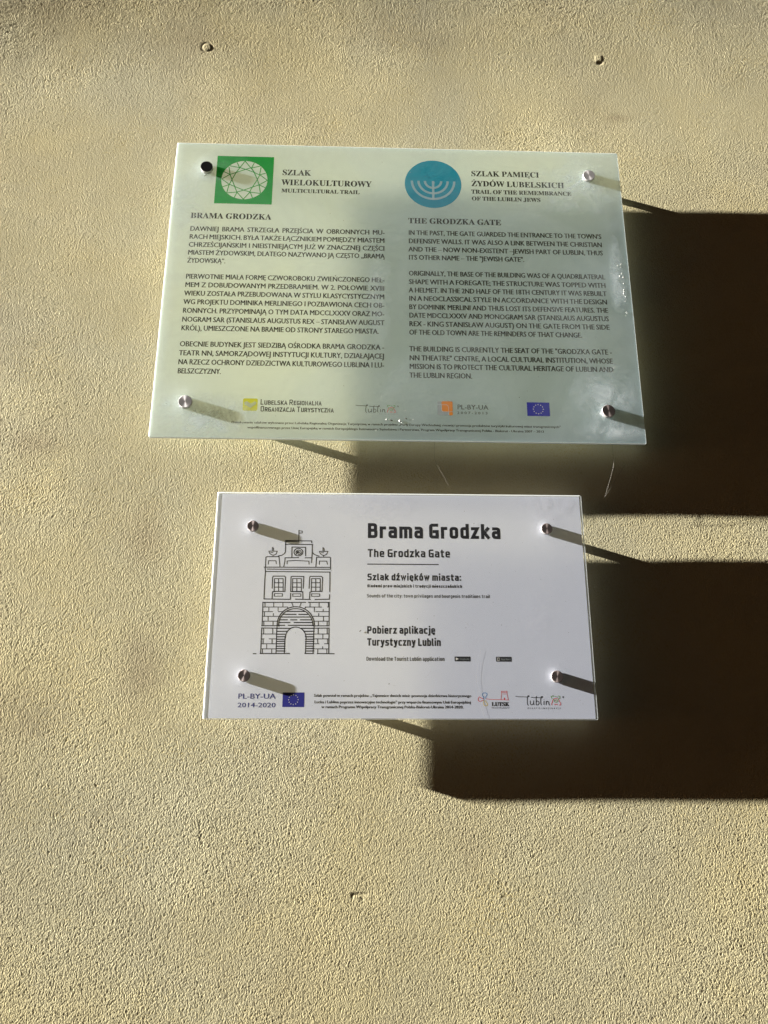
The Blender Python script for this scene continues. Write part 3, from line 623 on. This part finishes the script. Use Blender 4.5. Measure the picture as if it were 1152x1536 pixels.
# ------------------------------------------------------------------ the wall
def build_wall():
    nc, nr = 930, 1200
    z0, z1 = -0.40, 1.36
    zz = np.linspace(z0, z1, nr)
    zr = np.concatenate([[-1.6, -1.1, -0.75, -0.55, -0.46], zz, [1.42, 1.52, 1.75, 2.1, 2.6]])
    uu = np.linspace(-1, 1, nc)
    ur = np.concatenate([[-4.5, -2.8, -1.9, -1.4, -1.15], uu, [1.15, 1.4, 1.9, 2.8, 4.5]])
    hw = np.interp(zr, [-0.33, 1.28], [0.505, 0.755])
    hw[zr < -0.4] = np.interp(-0.40, [-0.33, 1.28], [0.505, 0.755]); hw[zr > 1.36] = 0.755
    cx = np.interp(zr, [-0.33, 1.28], [0.036, 0.042])
    Xg = cx[:, None] + hw[:, None] * ur[None, :]
    Zg = np.repeat(zr[:, None], len(ur), 1)
    H = np.zeros_like(Xg)
    # hand-floated coat: very slight long waves
    for fx, fz, ph, a in ((5.1, 3.3, .4, .22), (8.9, 6.7, 1.9, .20), (14.3, 8.2, 4.2, .24), (12.1, 19.4, 2.7, .22), (23.0, 11.0, .9, .16), (19.0, 31.0, 3.3, .13), (37.0, 17.0, 5.1, .07)):
        H += 0.52 * a * 1e-3 * np.sin(fx * Xg + fz * Zg + ph)
    # lean added towards the top and upper left to darken it under grazing sun
    H += 0.27 * np.clip(Zg - 1.04, 0, 0.29) ** 2 * (1.0 - 0.5 * np.clip(Xg, -0.7, 0.8))
    H += 0.05 * np.clip(-0.36 - Xg, 0, 0.4) ** 2 * np.clip((Zg - 0.9) / 0.3, 0, 1)
    # old filled fixing holes
    def patch(x, z, r, h, rim):
        d = np.hypot(Xg - x, (Zg - z))
        return h * np.exp(-(d / r) ** 6) + rim * np.exp(-((d - r) / (r * .22)) ** 2)
    H += patch(-0.2713, 1.1312, 0.0085, 0.0005, -0.0006)
    sq = np.maximum(np.abs(Xg - 0.3985), np.abs(Zg - 1.1290) * .8)
    H += 0.0005 * np.exp(-(sq / 0.0055) ** 8) - 0.0010 * np.exp(-(np.hypot(Xg - 0.4000, (Zg - 1.1205) * 1.4) / 0.0055) ** 4)
    H -= 0.0007 * np.exp(-((Zg + 0.1765) / 0.0012) ** 2) * np.exp(-((Xg - 0.0009) / 0.0105) ** 8)
    H -= 0.0004 * np.exp(-((Xg + 0.0085) / 0.0012) ** 2) * np.exp(-((Zg + 0.179) / 0.004) ** 4)
    H -= 0.0003 * np.exp(-(np.hypot(Xg - 0.004, Zg + 0.182) / 0.004) ** 2)
    # a fine scored line low on the left
    t_ = np.clip((-0.095 - Zg) / 0.033, 0, 1)
    H -= 0.00022 * np.exp(-((Xg + 0.199 - 0.006 * t_) / 0.0010) ** 2) * np.exp(-((Zg + 0.112) / 0.017) ** 8)
    R, C = Xg.shape
    co = np.stack([Xg, -H, Zg + ORIGIN_Z], -1).reshape(-1, 3)
    i = np.arange(R * C).reshape(R, C)
    q = np.stack([i[:-1, :-1], i[:-1, 1:], i[1:, 1:], i[1:, :-1]], -1).reshape(-1, 4).astype(np.int32)
    me = bpy.data.meshes.new("plaster_wall")
    me.vertices.add(R * C); me.vertices.foreach_set('co', co.astype(np.float32).ravel())
    me.loops.add(q.size); me.loops.foreach_set('vertex_index', q.ravel())
    me.polygons.add(len(q)); me.polygons.foreach_set('loop_start', np.arange(0, q.size, 4, dtype=np.int32))
    me.update(calc_edges=True)
    me.shade_smooth()
    me.materials.append(PLASTER)
    o = bpy.data.objects.new("plaster_wall", me)
    col.objects.link(o)
    o['kind'] = 'structure'
    return o
build_wall()

# ------------------------------------------------------------------ plaques
FZ, PZ = 0.02945, 0.02949       # film face, print

def plaque(name, label, x, z, roll, w, h, clear_mat, film_mat, inset, film_t):
    root = bpy.data.objects.new(name, None)
    root.empty_display_size = 0.05
    col.objects.link(root)
    root.matrix_world = Matrix.Translation((x, 0, z + ORIGIN_Z)) @ PLANE.to_4x4() @ Matrix.Rotation(roll, 4, 'Z')
    root['label'] = label
    root['category'] = 'plaque'
    # acrylic sheet: 5 mm, arrises eased, slightly rounded corners
    def outline(g, r):
        pts = []
        for cx, cy, a0 in ((w / 2 - r, h / 2 - r, 0), (-w / 2 + r, h / 2 - r, 90), (-w / 2 + r, -h / 2 + r, 180), (w / 2 - r, -h / 2 + r, 270)):
            for k in range(5):
                a = math.radians(a0 + k * 22.5)
                pts.append((cx + (r - g) * math.cos(a), cy + (r - g) * math.sin(a)))
        return pts
    V, F, I = [], [], []
    lv = [(0.0250, 0.0004), (0.0254, 0.0), (0.0296, 0.0), (0.0300, 0.0004)]
    n = 20
    for zz_, g in lv:
        V += [(px, py, zz_) for px, py in outline(g, 0.0018)]
    for k in range(3):
        for j in range(n):
            j2 = (j + 1) % n
            F.append((k * n + j, k * n + j2, (k + 1) * n + j2, (k + 1) * n + j)); I.append(1)
    F.append(tuple(range(n))[::-1]); I.append(0)
    F.append(tuple(range(3 * n, 4 * n))); I.append(0)
    link('acrylic_sheet', V, F, [clear_mat, EDGE], root, idx=I)
    il, it, ir, ib = inset
    x0, x1, y0, y1 = -w / 2 + il, w / 2 - ir, -h / 2 + ib, h / 2 - it
    if film_t == 0:
        V = [(x0, y0, FZ), (x1, y0, FZ), (x1, y1, FZ), (x0, y1, FZ)]; F = [(0, 1, 2, 3)]
    else:
        b = FZ - film_t
        V = [(x0, y0, b), (x1, y0, b), (x1, y1, b), (x0, y1, b), (x0, y0, FZ), (x1, y0, FZ), (x1, y1, FZ), (x0, y1, FZ)]
        F = [(4, 5, 6, 7), (3, 2, 1, 0), (0, 1, 5, 4), (1, 2, 6, 5), (2, 3, 7, 6), (3, 0, 4, 7)]
    link('print_film', V, F, film_mat, root)
    return root

def standoff(root, x, y, rc, hc, mat, label=None, tilt=(0, 0), spin=0.0, ridge=0.0):
    V, F = lathe([(0, 0.0), (0.0092, 0.0), (0.0092, 0.0012), (0.0063, 0.0016), (0.0063, 0.0244), (0.0060, 0.0248), (0, 0.0248)], 40)
    b = link('standoff', V, F, BARREL, root, smooth=False)
    for p_ in b.data.polygons: p_.use_smooth = len(p_.vertices) == 4
    b.location = (x, y, 0)
    if label: b['label'] = label
    bv = 0.0005
    V, F = lathe([(0, 0.0), (rc - .0006, 0.0), (rc - .0003, .0003), (rc, .0004), (rc, hc - bv), (rc - bv * .3, hc - bv * .3), (rc - bv, hc), (0.0006, hc - .00002), (0, hc - .0002)], 64)
    c = link('cap', V, F, [mat, SIDE], b, idx=None)
    ns = 64
    for i, p_ in enumerate(c.data.polygons):
        ring = i // ns
        p_.use_smooth = ring in (3, 4)
        if ring <= 3: p_.material_index = 1
    c.location = (0, 0, 0.03002)
    c.rotation_euler = (tilt[0], tilt[1], spin)
    return b

MM = 0.001
p1 = plaque('trail_information_plaque', 'large weathered translucent acrylic plaque with green and blue logos and two text columns',
            0.05157, 0.65736, math.radians(-0.16464), 0.70, 0.50, CLEAR1, FILM1, (0.0006, 0.0006, 0.0006, 0.0006), 0)
p2 = plaque('gate_information_plaque', 'smaller clean white plaque with a line drawing of a gate tower, below the weathered plaque',
            0.05160, 0.17883, 0.0, 0.50, 0.30, CLEAR2, FILM2, (0.0016, 0.0022, 0.0030, 0.0012), 0)

standoff(p1, -.3000, .2010, .0093, .0060, principled('black_rubber', (0.03, 0.03, 0.032), 0.45), 'standoff with a black capped face', (0.06, 0.05))
standoff(p1, .3000, .2020, .0093, .0052, STEEL, None, (0.02, -0.05))
standoff(p1, -.3020, -.1980, .0095, .0060, STEEL)
standoff(p1, .2980, -.2025, .0095, .0060, DARKSTEEL, None, (-0.02, 0.03))
standoff(p2, -.1990, .1010, .0076, .0047, DARKSTEEL)
standoff(p2, .1985, .1005, .0076, .0050, DARKSTEEL)
standoff(p2, -.2005, -.0965, .0077, .0048, DARKSTEEL)
standoff(p2, .2000, -.0965, .0077, .0050, DARKSTEEL)

# ---- plaque 1 lettering
def t1(s, x0, yc, x1=None, just=True, cap=8.2, style='plain', bold=.30, name='text_line', sx=.86):
    text(p1, PZ, s, x0, yc - cap / 2, cap, INK1, style, x1, just, bold, sx, name)
for s, y in (("DAWNIEJ BRAMA STRZEGŁA PRZEJŚCIA W OBRONNYCH MU-", 91.8), ("RACH MIEJSKICH. BYŁA TAKŻE ŁĄCZNIKIEM POMIĘDZY MIASTEM", 77.6),
             ("CHRZEŚCIJAŃSKIM I NIEISTNIEJĄCYM JUŻ W ZNACZNEJ CZĘŚCI", 63.6), ("MIASTEM ŻYDOWSKIM, DLATEGO NAZYWANO JĄ CZĘSTO „BRAMĄ", 49.7),
             ("PIERWOTNIE MIAŁA FORMĘ CZWOROBOKU ZWIEŃCZONEGO HEŁ-", 8.3), ("MEM Z DOBUDOWANYM PRZEDBRAMIEM. W 2. POŁOWIE XVIII", -6.0),
             ("WIEKU ZOSTAŁA PRZEBUDOWANA W STYLU KLASYCYSTYCZNYM", -20.4), ("WG PROJEKTU DOMINIKA MERLINIEGO I POZBAWIONA CECH OB-", -34.8),
             ("RONNYCH. PRZYPOMINAJĄ O TYM DATA MDCCLXXXV ORAZ MO-", -49.3), ("NOGRAM SAR (STANISLAUS AUGUSTUS REX – STANISŁAW AUGUST", -64.0),
             ("OBECNIE BUDYNEK JEST SIEDZIBĄ OŚRODKA BRAMA GRODZKA -", -104.2), ("TEATR NN, SAMORZĄDOWEJ INSTYTUCJI KULTURY, DZIAŁAJĄCEJ", -118.7),
             ("NA RZECZ OCHRONY DZIEDZICTWA KULTUROWEGO LUBLINA I LU-", -133.1)):
    t1(s, -318.3, y, -22.0)
t1("ŻYDOWSKĄ”.", -318.3, 35.8, -261.0, False)
t1("KRÓL), UMIESZCZONE NA BRAMIE OD STRONY STAREGO MIASTA.", -318.3, -78.3, -30.0, False)
t1("BELSZCZYZNY.", -318.0, -147.5, -255.7, False)
for s, y in (("IN THE PAST, THE GATE GUARDED THE ENTRANCE TO THE TOWN’S", 92.9), ("DEFENSIVE WALLS. IT WAS ALSO A LINK BETWEEN THE CHRISTIAN", 78.0),
             ("AND THE – NOW NON-EXISTENT –JEWISH PART OF LUBLIN, THUS", 63.4), ("ORIGINALLY, THE BASE OF THE BUILDING WAS OF A QUADRILATERAL", 21.2),
             ("SHAPE WITH A FOREGATE; THE STRUCTURE WAS TOPPED WITH", 6.5), ("A HELMET. IN THE 2ND HALF OF THE 18TH CENTURY IT WAS REBUILT", -7.8),
             ("IN A NEOCLASSICAL STYLE IN ACCORDANCE WITH THE DESIGN", -22.0), ("BY DOMINIK MERLINI AND THUS LOST ITS DEFENSIVE FEATURES. THE", -36.3),
             ("DATE MDCCLXXXV AND MONOGRAM SAR (STANISLAUS AUGUSTUS", -50.4), ("REX - KING STANISŁAW AUGUST) ON THE GATE FROM THE SIDE", -64.6),
             ("THE BUILDING IS CURRENTLY THE SEAT OF THE \"GRODZKA GATE -", -105.8), ("NN THEATRE\" CENTRE, A LOCAL CULTURAL INSTITUTION, WHOSE", -120.4),
             ("MISSION IS TO PROTECT THE CULTURAL HERITAGE OF LUBLIN AND", -134.2)):
    t1(s, 14.4, y, 312.5)
t1("ITS OTHER NAME – THE \"JEWISH GATE\".", 14.4, 49.0, 190.9, False)
t1("OF THE OLD TOWN ARE THE REMINDERS OF THAT CHANGE.", 14.4, -78.6, 270.5, False)
t1("THE LUBLIN REGION.", 14.4, -148.2, 105.6, False)
def h1(s, x0, yb, yt, x1, cap_inset=.6):
    text(p1, PZ, s, x0, yb + cap_inset, yt - yb - 2 * cap_inset, INK1, 'serif', x1, False, .18, 1.0, 'heading')
h1("BRAMA GRODZKA", -319.3, 109.4, 121.4, -196.3, 1.1)
h1("THE GRODZKA GATE", 14.2, 109.0, 119.9, 158.0)
h1("SZLAK", -182.9, 192.6, 204.0, -138.2)
h1("WIELOKULTUROWY", -183.2, 174.2, 185.8, -43.0)
h1("MULTICULTURAL TRAIL", -182.9, 160.3, 168.5, -61.6)
h1("SZLAK PAMIĘCI", 113.6, 199.2, 210.2, 222.0)
h1("ŻYDÓW LUBELSKICH", 113.7, 180.2, 191.5, 260.7)
h1("TRAIL OF THE REMEMBRANCE", 113.3, 166.2, 174.9, 271.1)
h1("OF THE LUBLIN JEWS", 113.6, 153.5, 161.9, 221.8)
text(p1, PZ, "Oznakowanie szlaków wykonane przez Lubelską Regionalną Organizację Turystyczną w ramach projektu „Perły Europy Wschodniej; rozwój i promocja produktów turystyki kulturowej miast transgranicznych”",
     -236.8, -227.4, 3.3, INK1, 'plain', 229.6, False, .15, 1.0, 'fine_print')
text(p1, PZ, "współfinansowanego przez Unię Europejską w ramach Europejskiego Instrumentu Sąsiedztwa i Partnerstwa, Program Współpracy Transgranicznej Polska - Białoruś - Ukraina 2007 – 2013",
     -213.8, -234.9, 3.3, INK1, 'plain', 205.2, False, .15, 1.0, 'fine_print')

# green cut-stone logo
f = Flat(PZ)
GC = (-241.0, 182.4)
for q in range(72):                          # the square, with the round stone left unprinted
    quad = []
    for k, inner in ((q, 1), (q + 1, 1), (q + 1, 0), (q, 0)):
        a = math.radians(k * 5); c_, s_ = math.cos(a), math.sin(a)
        t_ = 35.7 if inner else 44.3 / max(abs(c_), abs(s_))
        quad.append((GC[0] + c_ * t_, GC[1] + s_ * t_))
    f.poly(quad)
lg = f.build('trail_logo', GREEN, p1, 'green square with a round cut gemstone left white in it')
f = Flat(PZ + 6e-5)
for s in FACETS: f.ribbon(s, 1.35)
f.build('facet_lines', GREEN, lg)
# blue menorah logo
f = Flat(PZ); f.disc(53.6, 183.0, 44.5, 80); lg = f.build('memorial_logo', BLUE, p1, 'light blue disc with a seven-armed white candelabrum')
f = Flat(PZ + 3e-5)
for r in (33.3, 22.9, 12.8):
    f.ribbon([(53.6 - r * math.cos(math.radians(a)), 188.5 - r * math.sin(math.radians(a))) for a in range(0, 181, 6)], 3.7)
f.ribbon([(53.6, 188.5), (53.6, 154.0)], 3.7)
f.build('candelabrum', CREAM, lg)
# tourist organisation logo
f = Flat(PZ); f.rect(-222.1, -189.0, -201.3, -208.0, 2.4); lg = f.build('tourist_office_logo', LIME, p1, 'lime square with a white folded shape')
f = Flat(PZ + 3e-5); f.poly([(-220.0, -195.0), (-216.5, -193.2), (-211.2, -197.2), (-211.2, -203.5), (-219.5, -198.6)]); f.poly([(-211.2, -197.2), (-206.0, -193.6), (-202.9, -194.6), (-203.5, -197.6), (-211.2, -203.5)])
f.build('folded_shape', CREAM, lg)
stroke_text(p1, PZ, "Lubelska Regionalna", -197.2, -111.3, -198.3, 8.4, .15, INK1, smallcaps=True)
stroke_text(p1, PZ, "Organizacja Turystyczna", -196.7, -93.9, -208.9, 8.4, .15, INK1, smallcaps=True)
# cross-border programme logo
f = Flat(PZ); f.rect(54.2, -188.8, 75.8, -210.3, 1.2); lg = f.build('programme_logo', GREY, p1, 'grey and orange square with rounded white lines')
f = Flat(PZ + 3e-5); f.rect(60.0, -188.7, 75.9, -204.6, 2.2); f.rect(70.6, -204.8, 75.9, -210.4, 1.2); f.build('orange_field', ORANGE, lg)
f = Flat(PZ + 6e-5)
f.ribbon([(54.2, -194.0), (66.5, -194.0), (69.2, -195.2), (70.2, -198.0), (70.2, -210.3)], .7); f.ribbon([(60.0, -194.0), (60.0, -202.4), (61.4, -204.6), (63.5, -205.0), (75.9, -205.0)], .7)
f.build('rounded_lines', CREAM, lg)
text(p1, PZ, "PL-BY-UA", 82.2, -200.8, 7.2, INK1, 'plain', 127.0, False, 0.0)
text(p1, PZ, "2007-2013", 82.0, -208.0, 3.6, INK1, 'plain', 127.6, False, 0.0, .8, 'text_line', 1.6)
def flag(root, x0, y0, x1, y1):
    f = Flat(PZ); f.rect(x0, y0, x1, y1); fl = f.build('star_flag', FLAGBLUE, root, 'dark blue flag with a ring of twelve small stars')
    cx, cy = (x0 + x1) / 2, (y0 + y1) / 2; R = (y0 - y1) * .335; r = (y0 - y1) * .05
    f = Flat(PZ + 3e-5)
    for k in range(12):
        a = math.radians(k * 30); sx_, sy_ = cx + R * math.cos(a), cy + R * math.sin(a)
        f.poly([(sx_ + (r if i % 2 == 0 else r * .42) * math.sin(math.radians(i * 36)), sy_ + (r if i % 2 == 0 else r * .42) * math.cos(math.radians(i * 36))) for i in range(10)])
    f.build('star_ring', GOLD, fl)
flag(p1, 182.6, -188.2, 215.1, -209.4)

def city_logo(root, dx, dy, s, sub=None):
    """handwritten city name with the little crest; coordinates of plaque 2's copy about its own left end"""
    bx, by = 145.8, -120.9
    def mv(pts): return [((x - bx) * s + dx, (y - by) * s + dy) for x, y in pts]
    f = Flat(PZ)
    for w, pts in LOGO['ink']: f.ribbon(mv(pts), w * s)
    lg = f.build('city_logo', INK if root is p2 else INK1, root, 'handwritten word lublin with a small red and green crest')
    for nm, key, mt in (('green_crest_line', 'green', LEAF), ('red_crest_line', 'red2', RED)):
        f = Flat(PZ)
        for w, pts in LOGO[key]: f.ribbon(mv(pts), w * 1.15 * s)
        f.build(nm, mt, lg)
    f = Flat(PZ); rx, ry = mv([(207.1, -121.8)])[0]
    f.ribbon([(rx + 1.0 * s * math.cos(k * .524), ry + 1.0 * s * math.sin(k * .524)) for k in range(13)], .35 * s); f.ribbon([(rx, ry - .5 * s), (rx, ry + .5 * s)], .45 * s)
    f.build('registered_mark', INK, lg)
    return lg
city_logo(p2, 145.8, -120.9, 1.0)
text(p2, PZ, "MIASTO INSPIRACJI", 160.4, -136.6, 1.7, INK, 'plain', 204.3, False, 0.03, .8, 'text_line', 1.3)
city_logo(p1, -62.5, -196.9, .98)
text(p1, PZ, "MIASTO INSPIRACJI", -29.0, -210.7, 1.4, GREY, 'plain', -1.0, False, 0.0, .8, 'text_line', .8)

# ---- plaque 2 lettering
stroke_text(p2, PZ, "Brama Grodzka", -44.6, 135.7, 86.6, 21.0, .205, INK, 'heading', gap=.115)
stroke_text(p2, PZ, "The Grodzka Gate", -44.5, 66.2, 60.4, 11.0, .185, INK, 'heading', gap=.12)
f = Flat(PZ); f.rect(-45.0, 50.0, 50.7, 51.3); f.build('rule', INK, p2)
stroke_text(p2, PZ, "Szlak dźwięków miasta:", -44.6, 80.3, 28.6, 9.2, .20, INK, gap=.12)
stroke_text(p2, PZ, "śladami praw miejskich i tradycji mieszczańskich", -44.8, 81.2, 19.2, 3.9, .22, INK, gap=.14)
stroke_text(p2, PZ, "Sounds of the city: town privilages and bourgeois traditions trail", -45.0, 117.7, 5.7, 4.4, .14, INK, gap=.17)
stroke_text(p2, PZ, "Pobierz aplikację", -44.4, 44.3, -42.0, 9.7, .195, INK, gap=.12)
stroke_text(p2, PZ, "Turystyczny Lublin", -44.3, 51.2, -57.6, 9.7, .195, INK, gap=.12)
stroke_text(p2, PZ, "Download the Tourist Lublin application", -45.0, 55.6, -76.8, 5.0, .145, INK, gap=.16)
text(p2, PZ, "PL-BY-UA", -207.5, -124.7, 6.2, NAVY, 'plain', -159.8, False, .14)
text(p2, PZ, "2014-2020", -207.5, -135.3, 5.6, NAVY, 'plain', -159.2, False, .10)
flag(p2, -151.0, -116.9, -123.4, -134.9)
for s, x0, x1, y in (("Szlak powstał w ramach projektu: „Tajemnice dwóch wież: promocja dziedzictwa historycznego", -111.5, 89.0, -122.2),
                     ("Łucka i Lublina poprzez innowacyjne technologie” przy wsparciu finansowym Unii Europejskiej", -110.7, 88.3, -130.2),
                     ("w ramach Programu Współpracy Transgranicznej Polska-Białoruś-Ukraina 2014-2020.", -101.6, 78.6, -136.2)):
    text(p2, PZ, s, x0, y, 3.4, INK, 'plain', x1, False, .17, .8, 'fine_print')
# app shop badges (the square codes above them are left out)
def badge(x0, y0, x1, y1, word, icon):
    f = Flat(PZ); f.rect(x0, y0, x1, y1, .8); b = f.build('shop_badge', INK, p2, 'small black rounded badge reading ' + word)
    f = Flat(PZ + 3e-5)
    if icon == 'play': f.poly([(x0 + 1.6, y0 - 1.2), (x0 + 1.6, y1 + 1.2), (x0 + 5.4, (y0 + y1) / 2)])
    else: f.ribbon([(x0 + 2, y0 - 1.4), (x0 + 4.2, y0 - 1.4), (x0 + 4.2, y1 + 1.4), (x0 + 2, y1 + 1.4), (x0 + 2, y0 - 1.4)], .5)
    f.build('badge_icon', GOLD, b)
    text(b, PZ + 3e-5, word, x0 + 6.6, (y0 + y1) / 2 - 1.1, 2.3, GREY, 'plain', x1 - 1.2, False, 0.0, 1, 'badge_word')
badge(68.9, -71.0, 89.7, -77.2, "Google play", 'play')
badge(122.7, -71.1, 143.1, -77.4, "App Store", 'phone')
# gate tower drawing
f = Flat(PZ)
for w, pts in TOWER: f.ribbon(pts, w * 1.45, cap=True)
f.build('gate_tower_drawing', INK, p2, 'black line drawing of a gate tower with three windows and a brick arch')
# second city logo
f = Flat(PZ)
for w, pts in LOGO['red']: f.ribbon(pts, w)
lg = f.build('castle_city_logo', RED, p2, 'red tower line ending in a three-petalled flower over the word LUTSK')
for nm, key, mt in (('blue_petal', 'blue', SKYINK), ('yellow_petal', 'yellow', YELLOW)):
    f = Flat(PZ)
    for w, pts in LOGO[key]: f.ribbon(pts, w)
    f.build(nm, mt, lg)
text(lg, PZ, "LUTSK", 114.7, -133.2, 4.9, INK, 'serif', 137.2, False, .25, 1, 'logo_word')
text(lg, PZ, "Discover the pleasure!", 114.7, -135.9, 1.3, INK, 'plain', 137.3, False, .08, 1, 'logo_word')
flush_text()

# ---- dirt, chips and scratches lying on the acrylic
def specks(root, name, mat, spots, label, flat=.35):
    V, F = [], []
    for x, y, r, e, a in spots:
        s = len(V)
        n = 9
        js = [random.uniform(.75, 1.25) for _ in range(n)]
        for lvl, k in ((0, 1.0), (.7, .72)):
            for i in range(n):
                t = 2 * math.pi * i / n
                px, py = r * k * js[i] * math.cos(t), r * k * js[i] * math.sin(t) * e
                V.append(((x + px * math.cos(a) - py * math.sin(a)) * MM, (y + px * math.sin(a) + py * math.cos(a)) * MM, .03001 + lvl * r * flat * MM))
        V.append((x * MM, y * MM, .03001 + r * flat * MM))
        for i in range(n):
            j = (i + 1) % n
            F += [(s + i, s + j, s + n + j, s + n + i), (s + n + i, s + n + j, s + 2 * n)]
    o = link(name, V, F, mat, root, smooth=True)
    o['kind'] = 'stuff'
    o['label'] = label
    return o
sp = [(-18.5, -218.5, 1.1, .9, .2), (0.5, -220.5, 1.7, 1.2, .5), (3.0, -223.0, 1.0, .8, 1.), (19.5, -218.0, .6, 1, 0), (-33, -235, .5, .8, 0), (-25, -184, .4, 1, 0)]
for _ in range(22): sp.append((341 - abs(random.gauss(0, 4)), random.uniform(-45, 60), random.uniform(.2, 1.0), random.uniform(.6, 1.4), random.uniform(0, 3)))
for _ in range(150): sp.append((random.uniform(-335, 335), random.uniform(-235, 235), random.uniform(.15, .5), random.uniform(.5, 1.2), random.uniform(0, 3)))
specks(p1, 'paint_specks', PAINT, sp, 'white paint specks and flakes on the weathered face')
sp = [(9.0, -216.5, 2.2, .5, -.5), (-12, -219.5, 3.0, .3, -.35), (-302, 189, 2.6, .22, .8)]  # long marks beside the white beads are their painted shadows
for _ in range(60): sp.append((random.uniform(-335, 335), random.uniform(-235, 235), random.uniform(.2, .6), random.uniform(.4, 1.1), random.uniform(0, 3)))
specks(p1, 'dark_specks', GRIME_SHADE, sp, 'dark grime specks and painted bead shadows on the weathered face', .12)
sp = [(-53.5, -38.5, 1.7, .35, .7), (100, 108, .6, 1, 0), (-16, -106, .9, .6, 1), (194, -120, .8, .7, 0)]
for _ in range(70): sp.append((random.uniform(-240, 240), random.uniform(-142, 142), random.uniform(.15, .45), random.uniform(.4, 1.1), random.uniform(0, 3)))
specks(p2, 'dark_specks', GRIME_SHADE, sp, 'dark specks on the white plaque', .12)
f = Flat(.03001)
f.ribbon([(103.8, -62), (98.5, -80), (96.2, -100), (97.5, -118), (101.5, -133), (105.5, -147)], .35)
for _ in range(16):
    x, y, a, l_ = random.uniform(-230, 230), random.uniform(-135, 135), random.uniform(0, 3.1), random.uniform(4, 16)
    f.ribbon([(x, y), (x + l_ * .5 * math.cos(a), y + l_ * .5 * math.sin(a)), (x + l_ * math.cos(a + .15), y + l_ * math.sin(a + .15))], random.uniform(.12, .22))
o = f.build('scratches', principled('scratched_acrylic', (0.58, 0.58, 0.61), 0.6), p2, 'fine scratches, the longest running down past the flower logo'); o['kind'] = 'stuff'

# ------------------------------------------------------------------ cobweb threads under the big plaque
def thread(pts, r, name, label):
    pts = [Vector((x, -y, z + ORIGIN_Z)) for x, y, z in pts]
    # smooth through the points
    sm = []
    for i in range(len(pts) - 1):
        a = pts[max(i - 1, 0)]; b = pts[i]; c = pts[i + 1]; d = pts[min(i + 2, len(pts) - 1)]
        for k in range(8):
            t = k / 8
            sm.append(0.5 * ((2 * b) + (c - a) * t + (2 * a - 5 * b + 4 * c - d) * t * t + (3 * b - a - 3 * c + d) * t ** 3))
    sm.append(pts[-1])
    base = sm[0].copy()
    V, F = [], []
    for i, p_ in enumerate(sm):
        for k in range(6):
            a = k * math.pi / 3
            V.append((p_.x - base.x + r * math.cos(a), p_.y - base.y + r * math.sin(a), p_.z - base.z))
    for i in range(len(sm) - 1):
        for k in range(6):
            F.append((i * 6 + k, i * 6 + (k + 1) % 6, (i + 1) * 6 + (k + 1) % 6, (i + 1) * 6 + k))
    o = link(name, V, F, SILK, None, smooth=True)
    o.location = base
    o['label'] = label; o['category'] = 'cobweb'; o['group'] = 'cobweb threads under the weathered plaque'
thread([(0.1004, .0265, 0.4094), (0.1009, .021, 0.3831), (0.1117, .018, 0.3613), (0.1207, .014, 0.3456)], .00016, 'cobweb_thread', 'single curved cobweb thread hanging below the middle of the weathered plaque')
thread([(0.3523, .0265, 0.4117), (0.3541, .022, 0.3803), (0.3495, .018, 0.3602), (0.341, .012, 0.3335)], .00016, 'cobweb_thread', 'longer cobweb thread dropping from the lower right corner of the weathered plaque')
thread([(0.3746, .012, 0.3825), (0.3582, .012, 0.3583), (0.3409, .012, 0.3325)], .00014, 'cobweb_thread', 'slanting cobweb thread at the right, meeting the longer one at its foot')
